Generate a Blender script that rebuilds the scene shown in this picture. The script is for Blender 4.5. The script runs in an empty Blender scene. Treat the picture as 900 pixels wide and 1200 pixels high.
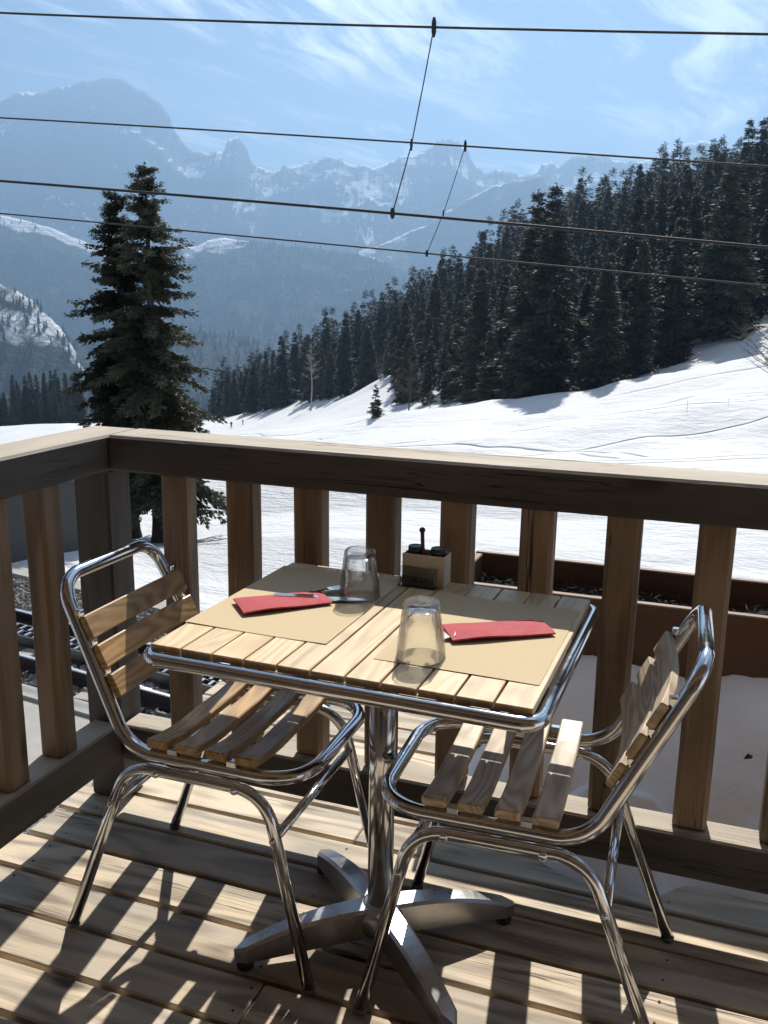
import bpy, math, random
import numpy as np
from mathutils import Vector, Matrix

random.seed(7)
rng = np.random.default_rng(11)
scene = bpy.context.scene
COL = scene.collection

# ------------------------------------------------------------------ camera
cam_d = bpy.data.cameras.new('camera')
cam = bpy.data.objects.new('camera', cam_d)
COL.objects.link(cam)
cam_d.sensor_fit = 'VERTICAL'
cam_d.sensor_height = 24.0
cam_d.lens = 21.6
cam_d.clip_start = 0.02
cam_d.clip_end = 60000
CR = Vector((0.94046045, 0.33963346, 0.01353723))
CU = Vector((-0.09021346, 0.21101055, 0.97331191))
CF = Vector((-0.32771279, 0.9165826, -0.22908659))
CP = Vector((1.3967, -1.8747, 1.3377))
cam.matrix_world = Matrix(((CR.x, CU.x, -CF.x, CP.x), (CR.y, CU.y, -CF.y, CP.y), (CR.z, CU.z, -CF.z, CP.z), (0, 0, 0, 1)))
scene.camera = cam

# ------------------------------------------------------------------ sky, sun, exposure
SUN = Vector((-0.14, 0.943, 1.0)).normalized()
SUN_EL = math.asin(SUN.z)
SUN_AZ = math.atan2(SUN.x, SUN.y)
world = bpy.data.worlds.new('World')
scene.world = world
world.use_nodes = True


def build_world():
    nt = world.node_tree
    nt.nodes.clear()
    N, L = nt.nodes, nt.links
    out = N.new('ShaderNodeOutputWorld')
    bg = N.new('ShaderNodeBackground')
    bg.inputs['Strength'].default_value = 0.05
    sky = N.new('ShaderNodeTexSky')
    sky.sky_type = 'NISHITA'
    sky.sun_disc = False
    sky.sun_elevation = SUN_EL
    sky.sun_rotation = SUN_AZ
    sky.altitude = 1800
    sky.air_density = 1.0
    sky.dust_density = 0.6
    sky.ozone_density = 1.0
    # cirrus: noise on the plane of a high cloud sheet, drawn out along one wind direction
    tc = N.new('ShaderNodeTexCoord')
    sep = N.new('ShaderNodeSeparateXYZ')
    L.new(tc.outputs['Generated'], sep.inputs[0])
    zc = N.new('ShaderNodeMath'); zc.operation = 'MAXIMUM'; zc.inputs[1].default_value = 0.06
    L.new(sep.outputs['Z'], zc.inputs[0])
    dx = N.new('ShaderNodeMath'); dx.operation = 'DIVIDE'
    dy = N.new('ShaderNodeMath'); dy.operation = 'DIVIDE'
    L.new(sep.outputs['X'], dx.inputs[0]); L.new(zc.outputs[0], dx.inputs[1])
    L.new(sep.outputs['Y'], dy.inputs[0]); L.new(zc.outputs[0], dy.inputs[1])
    cmb = N.new('ShaderNodeCombineXYZ')
    L.new(dx.outputs[0], cmb.inputs[0]); L.new(dy.outputs[0], cmb.inputs[1])
    rot = N.new('ShaderNodeMapping'); rot.vector_type = 'POINT'
    rot.inputs['Rotation'].default_value = (0, 0, math.radians(6))
    L.new(cmb.outputs[0], rot.inputs[0])
    warp = N.new('ShaderNodeTexNoise'); warp.inputs['Scale'].default_value = 0.55; warp.inputs['Detail'].default_value = 2
    L.new(rot.outputs[0], warp.inputs['Vector'])
    wv = N.new('ShaderNodeVectorMath'); wv.operation = 'SCALE'; wv.inputs['Scale'].default_value = 1.0
    L.new(warp.outputs['Color'], wv.inputs[0])
    wadd = N.new('ShaderNodeVectorMath'); wadd.operation = 'ADD'
    L.new(rot.outputs[0], wadd.inputs[0]); L.new(wv.outputs[0], wadd.inputs[1])
    st = N.new('ShaderNodeMapping'); st.inputs['Scale'].default_value = (1.9, 0.26, 1)
    L.new(wadd.outputs[0], st.inputs[0])
    n1 = N.new('ShaderNodeTexNoise'); n1.inputs['Scale'].default_value = 1.5; n1.inputs['Detail'].default_value = 9; n1.inputs['Roughness'].default_value = 0.66
    L.new(st.outputs[0], n1.inputs['Vector'])
    r1 = N.new('ShaderNodeMapRange'); r1.interpolation_type = 'SMOOTHSTEP'
    r1.inputs['From Min'].default_value = 0.46; r1.inputs['From Max'].default_value = 0.70
    L.new(n1.outputs['Fac'], r1.inputs['Value'])
    n2 = N.new('ShaderNodeTexNoise'); n2.inputs['Scale'].default_value = 0.33; n2.inputs['Detail'].default_value = 3
    L.new(rot.outputs[0], n2.inputs['Vector'])
    r2 = N.new('ShaderNodeMapRange'); r2.inputs['From Min'].default_value = 0.30; r2.inputs['From Max'].default_value = 0.60
    L.new(n2.outputs['Fac'], r2.inputs['Value'])
    mul = N.new('ShaderNodeMath'); mul.operation = 'MULTIPLY'
    L.new(r1.outputs[0], mul.inputs[0]); L.new(r2.outputs[0], mul.inputs[1])
    k = N.new('ShaderNodeMath'); k.operation = 'MULTIPLY'; k.inputs[1].default_value = 0.9; k.use_clamp = True
    L.new(mul.outputs[0], k.inputs[0])
    mix = N.new('ShaderNodeMix'); mix.data_type = 'RGBA'
    mix.inputs['B'].default_value = (26.0, 26.5, 27.0, 1)
    L.new(k.outputs[0], mix.inputs['Factor']); L.new(sky.outputs[0], mix.inputs['A'])
    L.new(mix.outputs['Result'], bg.inputs['Color'])
    L.new(bg.outputs[0], out.inputs['Surface'])


build_world()
sun_d = bpy.data.lights.new('sun', 'SUN')
sun_d.energy = 5.0
sun_d.angle = math.radians(0.53)
sun_d.color = (1.0, 0.955, 0.88)
sun = bpy.data.objects.new('sun', sun_d)
COL.objects.link(sun)
sun.rotation_euler = SUN.to_track_quat('Z', 'Y').to_euler()
sun.location = (0, 0, 30)

scene.view_settings.view_transform = 'Standard'
scene.view_settings.look = 'None'
scene.view_settings.gamma = 1.0
scene.view_settings.exposure = 0.52
scene.view_settings.use_curve_mapping = False
cy = scene.cycles
cy.use_denoising = True
cy.max_bounces = 8
cy.diffuse_bounces = 3
cy.glossy_bounces = 4
cy.transmission_bounces = 8
cy.transparent_max_bounces = 24
cy.volume_bounces = 0
cy.sample_clamp_indirect = 6
cy.caustics_reflective = False
cy.caustics_refractive = False
cy.use_adaptive_sampling = True
cy.adaptive_threshold = 0.02

# ------------------------------------------------------------------ helpers


def tag(o, label=None, cat=None, group=None, kind=None):
    if label: o['label'] = label
    if cat: o['category'] = cat
    if group: o['group'] = group
    if kind: o['kind'] = kind
    return o


def empty(name, loc=(0, 0, 0), rz=0.0, parent=None):
    o = bpy.data.objects.new(name, None)
    o.empty_display_size = 0.05
    o.location = loc
    o.rotation_euler = (0, 0, rz)
    COL.objects.link(o)
    if parent: o.parent = parent
    return o


def mesh_data(name, verts, faces, mat=None, smooth=False):
    me = bpy.data.meshes.new(name)
    me.from_pydata([tuple(map(float, v)) for v in verts], [], [tuple(map(int, f)) for f in faces])
    if mat: me.materials.append(mat)
    if smooth: me.polygons.foreach_set('use_smooth', [True] * len(me.polygons))
    me.update()
    return me


def np_mesh(name, V, Fq, mat=None, smooth=False):
    """fast mesh from numpy arrays; Fq is (n,3) or (n,4)"""
    me = bpy.data.meshes.new(name)
    V = np.ascontiguousarray(V, dtype=np.float32)
    Fq = np.ascontiguousarray(Fq, dtype=np.int32)
    k = Fq.shape[1]
    me.vertices.add(len(V)); me.vertices.foreach_set('co', V.ravel())
    me.loops.add(Fq.size); me.loops.foreach_set('vertex_index', Fq.ravel())
    me.polygons.add(len(Fq))
    me.polygons.foreach_set('loop_start', np.arange(0, Fq.size, k, dtype=np.int32))
    me.polygons.foreach_set('use_smooth', np.full(len(Fq), smooth, dtype=bool))
    if mat: me.materials.append(mat)
    me.update(calc_edges=True)
    return me


def add(name, me, parent=None, mw=None):
    o = bpy.data.objects.new(name, me)
    COL.objects.link(o)
    if parent: o.parent = parent
    if mw is not None: o.matrix_basis = mw
    return o


def box_mesh(name, w, d, h, mat, bev=0.0, ground=True):
    """box centred in x,y, standing on z=0, chamfered vertical and top edges"""
    b = min(bev, w / 3, d / 3, h / 3)
    def ring(hw, hd, c, z): return [(-hw + c, -hd, z), (hw - c, -hd, z), (hw, -hd + c, z), (hw, hd - c, z), (hw - c, hd, z), (-hw + c, hd, z), (-hw, hd - c, z), (-hw, -hd + c, z)]
    b = max(b, 1e-4)
    rings = [ring(w / 2, d / 2, b, 0), ring(w / 2, d / 2, b, h - b), ring(w / 2 - b, d / 2 - b, b * .4, h)]
    V = [p for r in rings for p in r]
    Fc = []
    for i in range(2):
        for j in range(8):
            a, c = i * 8 + j, i * 8 + (j + 1) % 8
            Fc.append((a, c, c + 8, a + 8))
    Fc.append(tuple(range(7, -1, -1))); Fc.append(tuple(range(16, 24)))
    return mesh_data(name, V, Fc, mat)


def frame_from(p0, p1, up=Vector((0, 0, 1))):
    p0, p1 = Vector(p0), Vector(p1)
    x = (p1 - p0).normalized()
    if abs(x.dot(up)) > 0.95: up = Vector((0, 1, 0))
    y = up.cross(x).normalized()
    z = x.cross(y).normalized()
    c = (p0 + p1) / 2
    return Matrix(((x.x, y.x, z.x, c.x), (x.y, y.y, z.y, c.y), (x.z, y.z, z.z, c.z), (0, 0, 0, 1)))


def beam_mesh(name, length, w, h, mat, bev=0.004, nx=4, wob=0.0, curve=None, taper=None, smooth=False):
    """timber along local X, w across Y, h across Z"""
    V, Fc = [], []
    b = bev
    ph = [random.uniform(0, 6.28) for _ in range(4)]
    xs = [-length / 2, -length / 2 + b] + [-length / 2 + length * i / nx for i in range(1, nx)] + [length / 2 - b, length / 2]
    n = len(xs)
    for i, x in enumerate(xs):
        t = (x + length / 2) / length
        s = b if i in (0, n - 1) else 0.0
        k = 1.0 if taper is None else taper(t)
        hw, hh = w / 2 * k - s, h / 2 * k - s
        oy = wob * math.sin(3.1 * t + ph[0]) + wob * .5 * math.sin(9 * t + ph[1])
        oz = wob * math.sin(2.6 * t + ph[2]) + wob * .5 * math.sin(8 * t + ph[3])
        if curve:
            cyy, czz = curve(t); oy += cyy; oz += czz
        for (py, pz) in ((-hw + b, -hh), (hw - b, -hh), (hw, -hh + b), (hw, hh - b), (hw - b, hh), (-hw + b, hh), (-hw, hh - b), (-hw, -hh + b)):
            V.append((x, py + oy, pz + oz))
    for i in range(n - 1):
        for j in range(8):
            a, c = i * 8 + j, i * 8 + (j + 1) % 8
            Fc.append((a, a + 8, c + 8, c))
    Fc.append(tuple(range(8))); Fc.append(tuple(range((n - 1) * 8 + 7, (n - 1) * 8 - 1, -1)))
    return mesh_data(name, V, Fc, mat, smooth)


def beam(name, p0, p1, w, h, mat, parent=None, **kw):
    up = kw.pop('up', Vector((0, 0, 1)))
    m = frame_from(p0, p1, up)
    me = beam_mesh(name, (Vector(p1) - Vector(p0)).length, w, h, mat, **kw)
    return add(name, me, parent, m)


def fillet(pts, rad, closed=False, n=7):
    out = []
    P = [Vector(p) for p in pts]
    m = len(P)
    for i, p in enumerate(P):
        if not closed and i in (0, m - 1):
            out.append(p); continue
        a, c = P[i - 1], P[(i + 1) % m]
        r = rad[i] if isinstance(rad, (list, tuple)) else rad
        u, v = (a - p).normalized(), (c - p).normalized()
        ang = u.angle(v)
        t = min(r / math.tan(ang / 2), (a - p).length * .48, (c - p).length * .48)
        p0, p1 = p + u * t, p + v * t
        for k in range(n + 1):
            s = k / n
            out.append((1 - s) ** 2 * p0 + 2 * s * (1 - s) * (p + (p0 + p1 - 2 * p) * .12) + s * s * p1)
    return out


def tube_mesh(name, pts, r, mat, closed=False, ns=12, smooth=True, cap=True):
    P = [Vector(p) for p in pts]
    n = len(P)
    T = []
    for i in range(n):
        a = P[i - 1] if (closed or i > 0) else P[i]
        b = P[(i + 1) % n] if (closed or i < n - 1) else P[i]
        T.append((b - a).normalized())
    u = T[0].orthogonal().normalized()
    fr = []
    for i in range(n):
        if i: u = (T[i - 1].rotation_difference(T[i]) @ u)
        u = (u - T[i] * u.dot(T[i])).normalized()
        fr.append((u.copy(), T[i].cross(u)))
    tw = 0.0
    if closed:
        ue = T[-1].rotation_difference(T[0]) @ fr[-1][0]
        tw = math.atan2(ue.dot(fr[0][1]), ue.dot(fr[0][0]))
    V = []
    for i in range(n):
        rr = r[i] if isinstance(r, (list, tuple)) else r
        off = -tw * i / n
        for j in range(ns):
            a = 2 * math.pi * j / ns + off
            V.append(P[i] + fr[i][0] * (math.cos(a) * rr) + fr[i][1] * (math.sin(a) * rr))
    Fc = []
    for i in range(n if closed else n - 1):
        for j in range(ns):
            a, b = i * ns + j, i * ns + (j + 1) % ns
            k = ((i + 1) % n) * ns
            Fc.append((a, b, k + (j + 1) % ns, k + j))
    me_f = Fc
    if not closed and cap:
        me_f = Fc + [tuple(range(ns - 1, -1, -1)), tuple(range((n - 1) * ns, n * ns))]
    return mesh_data(name, V, me_f, mat, smooth)


def lathe_mesh(name, prof, mat, ns=24, smooth=True, closed=False):
    V, Fc = [], []
    for (r, z) in prof:
        for j in range(ns):
            a = 2 * math.pi * j / ns
            V.append((r * math.cos(a), r * math.sin(a), z))
    n = len(prof)
    for i in range(n - 1):
        for j in range(ns):
            a, b = i * ns + j, i * ns + (j + 1) % ns
            Fc.append((a, b, b + ns, a + ns))
    Fc.append(tuple(range(ns - 1, -1, -1))); Fc.append(tuple(range((n - 1) * ns, n * ns)))
    return mesh_data(name, V, Fc, mat, smooth)


# vectorised value noise
_tab = rng.random((256, 256))


def vnoise(x, y):
    xi, yi = np.floor(x).astype(int), np.floor(y).astype(int)
    fx, fy = x - xi, y - yi
    fx, fy = fx * fx * fx * (fx * (fx * 6 - 15) + 10), fy * fy * fy * (fy * (fy * 6 - 15) + 10)
    g = lambda a, b: _tab[a & 255, b & 255]
    return (g(xi, yi) * (1 - fx) + g(xi + 1, yi) * fx) * (1 - fy) + (g(xi, yi + 1) * (1 - fx) + g(xi + 1, yi + 1) * fx) * fy


def fbm(x, y, o=5, gain=.5, ridged=False):
    s, a, t = 0, 1.0, 0
    for i in range(o):
        v = vnoise(x * 2 ** i + 17.3 * i, y * 2 ** i + 9.1 * i)
        if ridged: v = (1 - np.abs(2 * v - 1)) ** 1.6
        s = s + a * v; t += a; a *= gain
    return s / t


# ------------------------------------------------------------------ materials


def mat_new(name):
    m = bpy.data.materials.new(name)
    m.use_nodes = True
    nt = m.node_tree
    b = nt.nodes['Principled BSDF']
    return m, nt, b


def noise(nt, vec, scale, detail=4, rough=.55, dist=0.0):
    n = nt.nodes.new('ShaderNodeTexNoise')
    n.inputs['Scale'].default_value = scale; n.inputs['Detail'].default_value = detail
    n.inputs['Roughness'].default_value = rough; n.inputs['Distortion'].default_value = dist
    if vec is not None: nt.links.new(vec, n.inputs['Vector'])
    return n.outputs['Fac']


def mapping(nt, vec, scale=(1, 1, 1), rot=(0, 0, 0), loc=(0, 0, 0)):
    n = nt.nodes.new('ShaderNodeMapping')
    n.inputs['Scale'].default_value = scale; n.inputs['Rotation'].default_value = rot; n.inputs['Location'].default_value = loc
    nt.links.new(vec, n.inputs['Vector'])
    return n.outputs[0]


def ramp(nt, fac, stops):
    n = nt.nodes.new('ShaderNodeValToRGB')
    cr = n.color_ramp
    while len(cr.elements) < len(stops): cr.elements.new(.5)
    for e, (p, c) in zip(cr.elements, stops):
        e.position = p; e.color = (*c, 1) if len(c) == 3 else c
    nt.links.new(fac, n.inputs[0])
    return n.outputs['Color']


def math_(nt, op, a, b=None, clamp=False):
    n = nt.nodes.new('ShaderNodeMath'); n.operation = op; n.use_clamp = clamp
    for i, v in enumerate((a, b)):
        if v is None: continue
        if isinstance(v, (int, float)): n.inputs[i].default_value = v
        else: nt.links.new(v, n.inputs[i])
    return n.outputs[0]


def maprange(nt, v, a, b, c=0.0, d=1.0, smooth=False):
    n = nt.nodes.new('ShaderNodeMapRange')
    if smooth: n.interpolation_type = 'SMOOTHSTEP'
    for k, x in zip(('From Min', 'From Max', 'To Min', 'To Max'), (a, b, c, d)): n.inputs[k].default_value = x
    nt.links.new(v, n.inputs['Value'])
    return n.outputs[0]


def mixc(nt, fac, a, b, mode='MIX'):
    n = nt.nodes.new('ShaderNodeMix'); n.data_type = 'RGBA'; n.blend_type = mode
    for key, v in (('Factor', fac), ('A', a), ('B', b)):
        if isinstance(v, (int, float)): n.inputs[key].default_value = v
        elif isinstance(v, tuple): n.inputs[key].default_value = (*v, 1) if len(v) == 3 else v
        else: nt.links.new(v, n.inputs[key])
    return n.outputs['Result']


def bump(nt, h, strength, dist, normal=None):
    n = nt.nodes.new('ShaderNodeBump')
    n.inputs['Strength'].default_value = strength; n.inputs['Distance'].default_value = dist
    nt.links.new(h, n.inputs['Height'])
    if normal is not None: nt.links.new(normal, n.inputs['Normal'])
    return n.outputs[0]


def obj_vec(nt, spread=37.0):
    tc = nt.nodes.new('ShaderNodeTexCoord')
    oi = nt.nodes.new('ShaderNodeObjectInfo')
    s = nt.nodes.new('ShaderNodeVectorMath'); s.operation = 'SCALE'
    cmb = nt.nodes.new('ShaderNodeCombineXYZ')
    m1 = math_(nt, 'MULTIPLY', oi.outputs['Random'], spread)
    m2 = math_(nt, 'MULTIPLY', oi.outputs['Random'], spread * 1.73)
    nt.links.new(m1, cmb.inputs[0]); nt.links.new(m2, cmb.inputs[1]); nt.links.new(m1, cmb.inputs[2])
    a = nt.nodes.new('ShaderNodeVectorMath'); a.operation = 'ADD'
    nt.links.new(tc.outputs['Object'], a.inputs[0]); nt.links.new(cmb.outputs[0], a.inputs[1])
    return a.outputs[0], oi.outputs['Random'], tc.outputs['Object']


def wood(name, dark, light, lit_bleach=None, rough=.6, ring=26, ring_amt=.35, weather=0.0, grey=(.3, .29, .27), knots=0.3, cracks=0.3, bmp=.4, tone=.35, coat=0.0, gscale=1.0, lo=.30, hi=.68):
    m, nt, b = mat_new(name)
    vec, rnd, raw = obj_vec(nt)
    v1 = mapping(nt, vec, (1.1 * gscale, 7 * gscale, 7 * gscale))
    base = noise(nt, v1, 1.0, 2, .5)
    rings = math_(nt, 'SINE', math_(nt, 'MULTIPLY', base, ring * 2.2))
    rings = maprange(nt, rings, -1, 1)
    fine = noise(nt, mapping(nt, vec, (7, 240, 240)), 1.0, 3, .6)
    med = noise(nt, mapping(nt, vec, (2.2, 34, 34)), 1.0, 4, .6)
    f = math_(nt, 'ADD', math_(nt, 'MULTIPLY', rings, ring_amt), math_(nt, 'MULTIPLY', fine, .35))
    f = math_(nt, 'ADD', f, math_(nt, 'MULTIPLY', med, .65 - ring_amt + .1))
    col = ramp(nt, f, [(lo, dark), (hi, light)])
    # tone per piece
    tn = maprange(nt, rnd, 0, 1, 1 - tone, 1 + tone * .6)
    mm = nt.nodes.new('ShaderNodeVectorMath'); mm.operation = 'SCALE'
    nt.links.new(col, mm.inputs[0]); nt.links.new(tn, mm.inputs['Scale'])
    col = mm.outputs[0]
    if weather:
        w = maprange(nt, noise(nt, mapping(nt, vec, (2.0, 5, 5)), 1.3, 5, .65), .40, .66, 0, weather, True)
        col = mixc(nt, w, col, grey)
    if knots:
        vor = nt.nodes.new('ShaderNodeTexVoronoi'); vor.inputs['Scale'].default_value = 1.0
        nt.links.new(mapping(nt, vec, (2.6, 7.5, 7.5)), vor.inputs['Vector'])
        kd = maprange(nt, math_(nt, 'ADD', vor.outputs['Distance'], math_(nt, 'MULTIPLY', med, .12)), .10, .22, 1, 0, True)
        sp = nt.nodes.new('ShaderNodeSeparateColor'); nt.links.new(vor.outputs['Color'], sp.inputs[0])
        kd = math_(nt, 'MULTIPLY', kd, maprange(nt, sp.outputs[0], .70, .72))
        col = mixc(nt, math_(nt, 'MULTIPLY', kd, knots * 2, True), col, tuple(.35 * x for x in dark))
    if lit_bleach:   # upward faces paler: bleaching plus sunlight painted into the colour
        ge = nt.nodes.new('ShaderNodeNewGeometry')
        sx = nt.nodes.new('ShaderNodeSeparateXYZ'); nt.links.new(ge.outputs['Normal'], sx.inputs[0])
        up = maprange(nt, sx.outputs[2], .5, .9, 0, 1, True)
        bl = ramp(nt, f, [(.2, tuple(.72 * c for c in lit_bleach)), (.7, lit_bleach)])
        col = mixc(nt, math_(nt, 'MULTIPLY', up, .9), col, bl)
    hgt = math_(nt, 'ADD', math_(nt, 'MULTIPLY', fine, .6), math_(nt, 'MULTIPLY', rings, .4))
    if cracks:
        c = noise(nt, mapping(nt, vec, (1.6, 55, 55)), 1.0, 3, .5, .4)
        cr = maprange(nt, math_(nt, 'ABSOLUTE', math_(nt, 'SUBTRACT', c, .5)), 0, .022, 1, 0, True)
        big = maprange(nt, noise(nt, mapping(nt, vec, (1.2, 6, 6)), 1.0, 2), .5, .62)
        cr = math_(nt, 'MULTIPLY', cr, big)
        col = mixc(nt, math_(nt, 'MULTIPLY', cr, cracks * 2, True), col, tuple(.22 * x for x in dark))
        hgt = math_(nt, 'SUBTRACT', hgt, math_(nt, 'MULTIPLY', cr, 2.0))
    nt.links.new(col, b.inputs['Base Color'])
    rr = maprange(nt, med, .3, .7, rough - .08, rough + .1)
    nt.links.new(rr, b.inputs['Roughness'])
    b.inputs['Coat Weight'].default_value = coat
    b.inputs['Coat Roughness'].default_value = .25
    nt.links.new(bump(nt, hgt, bmp, .0015), b.inputs['Normal'])
    return m


def plain(name, col, rough=.6, metal=0.0, var=.15, scale=30, bmp=0.0, spec=None, bdist=.002):
    m, nt, b = mat_new(name)
    vec, rnd, raw = obj_vec(nt)
    n = noise(nt, vec, scale, 5, .6)
    c = ramp(nt, n, [(.25, tuple(x * (1 - var) for x in col)), (.75, tuple(min(1, x * (1 + var)) for x in col))])
    nt.links.new(c, b.inputs['Base Color'])
    nt.links.new(maprange(nt, n, .3, .7, max(.02, rough - .06), rough + .06), b.inputs['Roughness'])
    b.inputs['Metallic'].default_value = metal
    if bmp: nt.links.new(bump(nt, n, bmp, bdist), b.inputs['Normal'])
    return m


M = {}
M['deck'] = wood('deck_wood', (.27, .205, .14), (.74, .60, .425), rough=.72, ring=20, ring_amt=.34, weather=.6, grey=(.50, .455, .385), knots=.5, cracks=.45, bmp=.6, tone=.22)
M['rail'] = wood('rail_wood', (.040, .034, .029), (.095, .083, .072), lit_bleach=(.56, .48, .37), rough=.75, ring=12, ring_amt=.2, weather=.5, grey=(.085, .083, .082), knots=.4, cracks=.6, bmp=.7, tone=.15)  # dark sides, pale tops: shade and sunlight painted over real bleaching
M['baluster'] = wood('baluster_wood', (.125, .078, .046), (.34, .225, .138), rough=.7, ring=14, ring_amt=.3, weather=.5, grey=(.25, .20, .155), knots=.6, cracks=.55, bmp=.6, tone=.25)
M['table_wood'] = wood('table_teak', (.46, .295, .13), (.84, .63, .37), rough=.5, ring=62, ring_amt=.24, lo=.22, hi=.72, weather=.3, grey=(.74, .60, .39), knots=.05, cracks=.0, bmp=.35, tone=.16, coat=.1)
M['slat_wood'] = wood('slat_teak', (.20, .10, .036), (.58, .36, .155), rough=.45, ring=55, ring_amt=.28, lo=.24, hi=.72, weather=.15, grey=(.45, .36, .24), knots=.05, cracks=.0, bmp=.4, tone=.22, coat=.15)
M['slat_grey'] = wood('slat_weathered', (.34, .235, .14), (.76, .60, .42), rough=.55, ring=60, ring_amt=.32, lo=.26, hi=.72, weather=.45, grey=(.50, .43, .34), knots=.05, cracks=.0, bmp=.45, tone=.18, coat=.05)
M['planter'] = wood('planter_wood', (.06, .028, .015), (.12, .06, .034), lit_bleach=(.30, .20, .13), rough=.6, ring=8, ring_amt=.2, weather=.2, grey=(.15, .09, .06), knots=.1, cracks=.3, bmp=.4, tone=.1)  # rim paler to look sunlit; the light is put into the colour
M['added_chalet_wood'] = wood('added_chalet_wood', (.13, .075, .036), (.28, .17, .09), rough=.7, ring=9, ring_amt=.2, weather=.2, grey=(.30, .23, .16), knots=.3, cracks=.3, bmp=.4, tone=.2)


def chrome(name, col=(.68, .68, .69), rough=.13, blot=.08):
    m, nt, b = mat_new(name)
    vec, rnd, raw = obj_vec(nt)
    n = noise(nt, mapping(nt, vec, (60, 60, 60)), 1, 4, .6)
    n2 = noise(nt, vec, 9, 4, .6)
    b.inputs['Metallic'].default_value = 1
    nt.links.new(ramp(nt, n2, [(.3, tuple(c * .9 for c in col)), (.7, col)]), b.inputs['Base Color'])
    nt.links.new(math_(nt, 'ADD', maprange(nt, n, .35, .75, rough - .03, rough + .04), maprange(nt, n2, .5, .75, 0, blot)), b.inputs['Roughness'])
    return m


M['chrome'] = chrome('polished_aluminium')
M['cast'] = chrome('cast_aluminium', (.52, .52, .53), .30, .02)
M['steel'] = chrome('cutlery_steel', (.75, .75, .76), .15)
M['black_rubber'] = plain('black_rubber', (.018, .018, .018), .7)
M['foot_plastic'] = plain('grey_foot_plastic', (.12, .12, .12), .5)
M['black_metal'] = plain('black_metal', (.02, .02, .022), .4, bmp=.2)
M['red_paper'] = plain('red_paper', (.46, .045, .058), .75, var=.07, scale=60, bmp=.25, bdist=.001)
M['red_dark'] = plain('dark_red_paper', (.30, .02, .032), .75, var=.08, scale=60, bmp=.25, bdist=.001)
M['white_paper'] = plain('white_paper', (.8, .79, .77), .8, var=.04)
M['mat_paper'] = plain('placemat_paper', (.64, .50, .30), .85, var=.06, scale=220, bmp=.2, bdist=.0006)
M['cream'] = plain('cream_ceramic', (.62, .58, .47), .45, var=.05, scale=12)
M['ink'] = plain('black_ink', (.012, .012, .012), .5)
M['mill'] = plain('red_brown_handle', (.16, .05, .04), .35, var=.1)
M['soil'] = plain('dark_soil', (.022, .016, .012), .95, var=.5, scale=45, bmp=1.0, bdist=.02)
M['twig'] = plain('dry_twig', (.032, .024, .018), .9, var=.45, scale=12)
M['concrete'] = plain('concrete', (.36, .34, .31), .85, var=.14, scale=6, bmp=.4, bdist=.01)
M['stone'] = plain('ballast_stone', (.23, .215, .20), .9, var=.45, scale=7, bmp=.3)
M['rail_steel'] = plain('rusty_rail_steel', (.045, .035, .03), .55, .5, var=.3)
M['rail_top'] = chrome('worn_rail_top', (.7, .7, .7), .3)
M['hut'] = plain('grey_render', (.065, .065, .065), .85, var=.1, scale=4, bmp=.2)
M['hut_light'] = plain('light_grey_render', (.17, .168, .16), .85, var=.1, scale=4, bmp=.2)
M['bark'] = plain('bark', (.05, .040, .032), .95, var=.4, scale=8, bmp=.8, bdist=.03)
M['birch'] = plain('pale_bark', (.30, .27, .24), .9, var=.3, scale=3)
M['wire'] = plain('wire_metal', (.018, .018, .02), .7, .0, var=.2)
M['cloth_dark'] = plain('dark_ski_clothes', (.03, .032, .045), .8)
M['window_glass'] = plain('window_glass', (.03, .035, .04), .08)
M['plaster'] = plain('pale_plaster', (.5, .47, .42), .9, var=.08, scale=3, bmp=.2)


def foliage(name, c0, c1, transl=.25):
    m, nt, b = mat_new(name)
    vec, rnd, raw = obj_vec(nt)
    n = noise(nt, raw, .9, 4, .65)
    col = ramp(nt, n, [(.3, c0), (.7, c1)])
    tn = maprange(nt, rnd, 0, 1, .55, 1.5)
    mm = nt.nodes.new('ShaderNodeVectorMath'); mm.operation = 'SCALE'
    nt.links.new(col, mm.inputs[0]); nt.links.new(tn, mm.inputs['Scale'])
    nt.links.new(mm.outputs[0], b.inputs['Base Color'])
    b.inputs['Roughness'].default_value = .65
    b.inputs['Specular IOR Level'].default_value = .25
    tr = nt.nodes.new('ShaderNodeBsdfTranslucent')
    nt.links.new(mm.outputs[0], tr.inputs['Color'])
    mx = nt.nodes.new('ShaderNodeMixShader'); mx.inputs[0].default_value = transl
    nt.links.new(b.outputs[0], mx.inputs[1]); nt.links.new(tr.outputs[0], mx.inputs[2])
    nt.links.new(mx.outputs[0], nt.nodes['Material Output'].inputs['Surface'])
    return m


M['needles'] = foliage('spruce_needles', (.032, .037, .023), (.086, .086, .052))
M['needles_far'] = foliage('forest_needles', (.024, .031, .021), (.064, .070, .042), .12)
M['shrub'] = foliage('bare_branches', (.10, .08, .05), (.20, .165, .11), .2)


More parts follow.
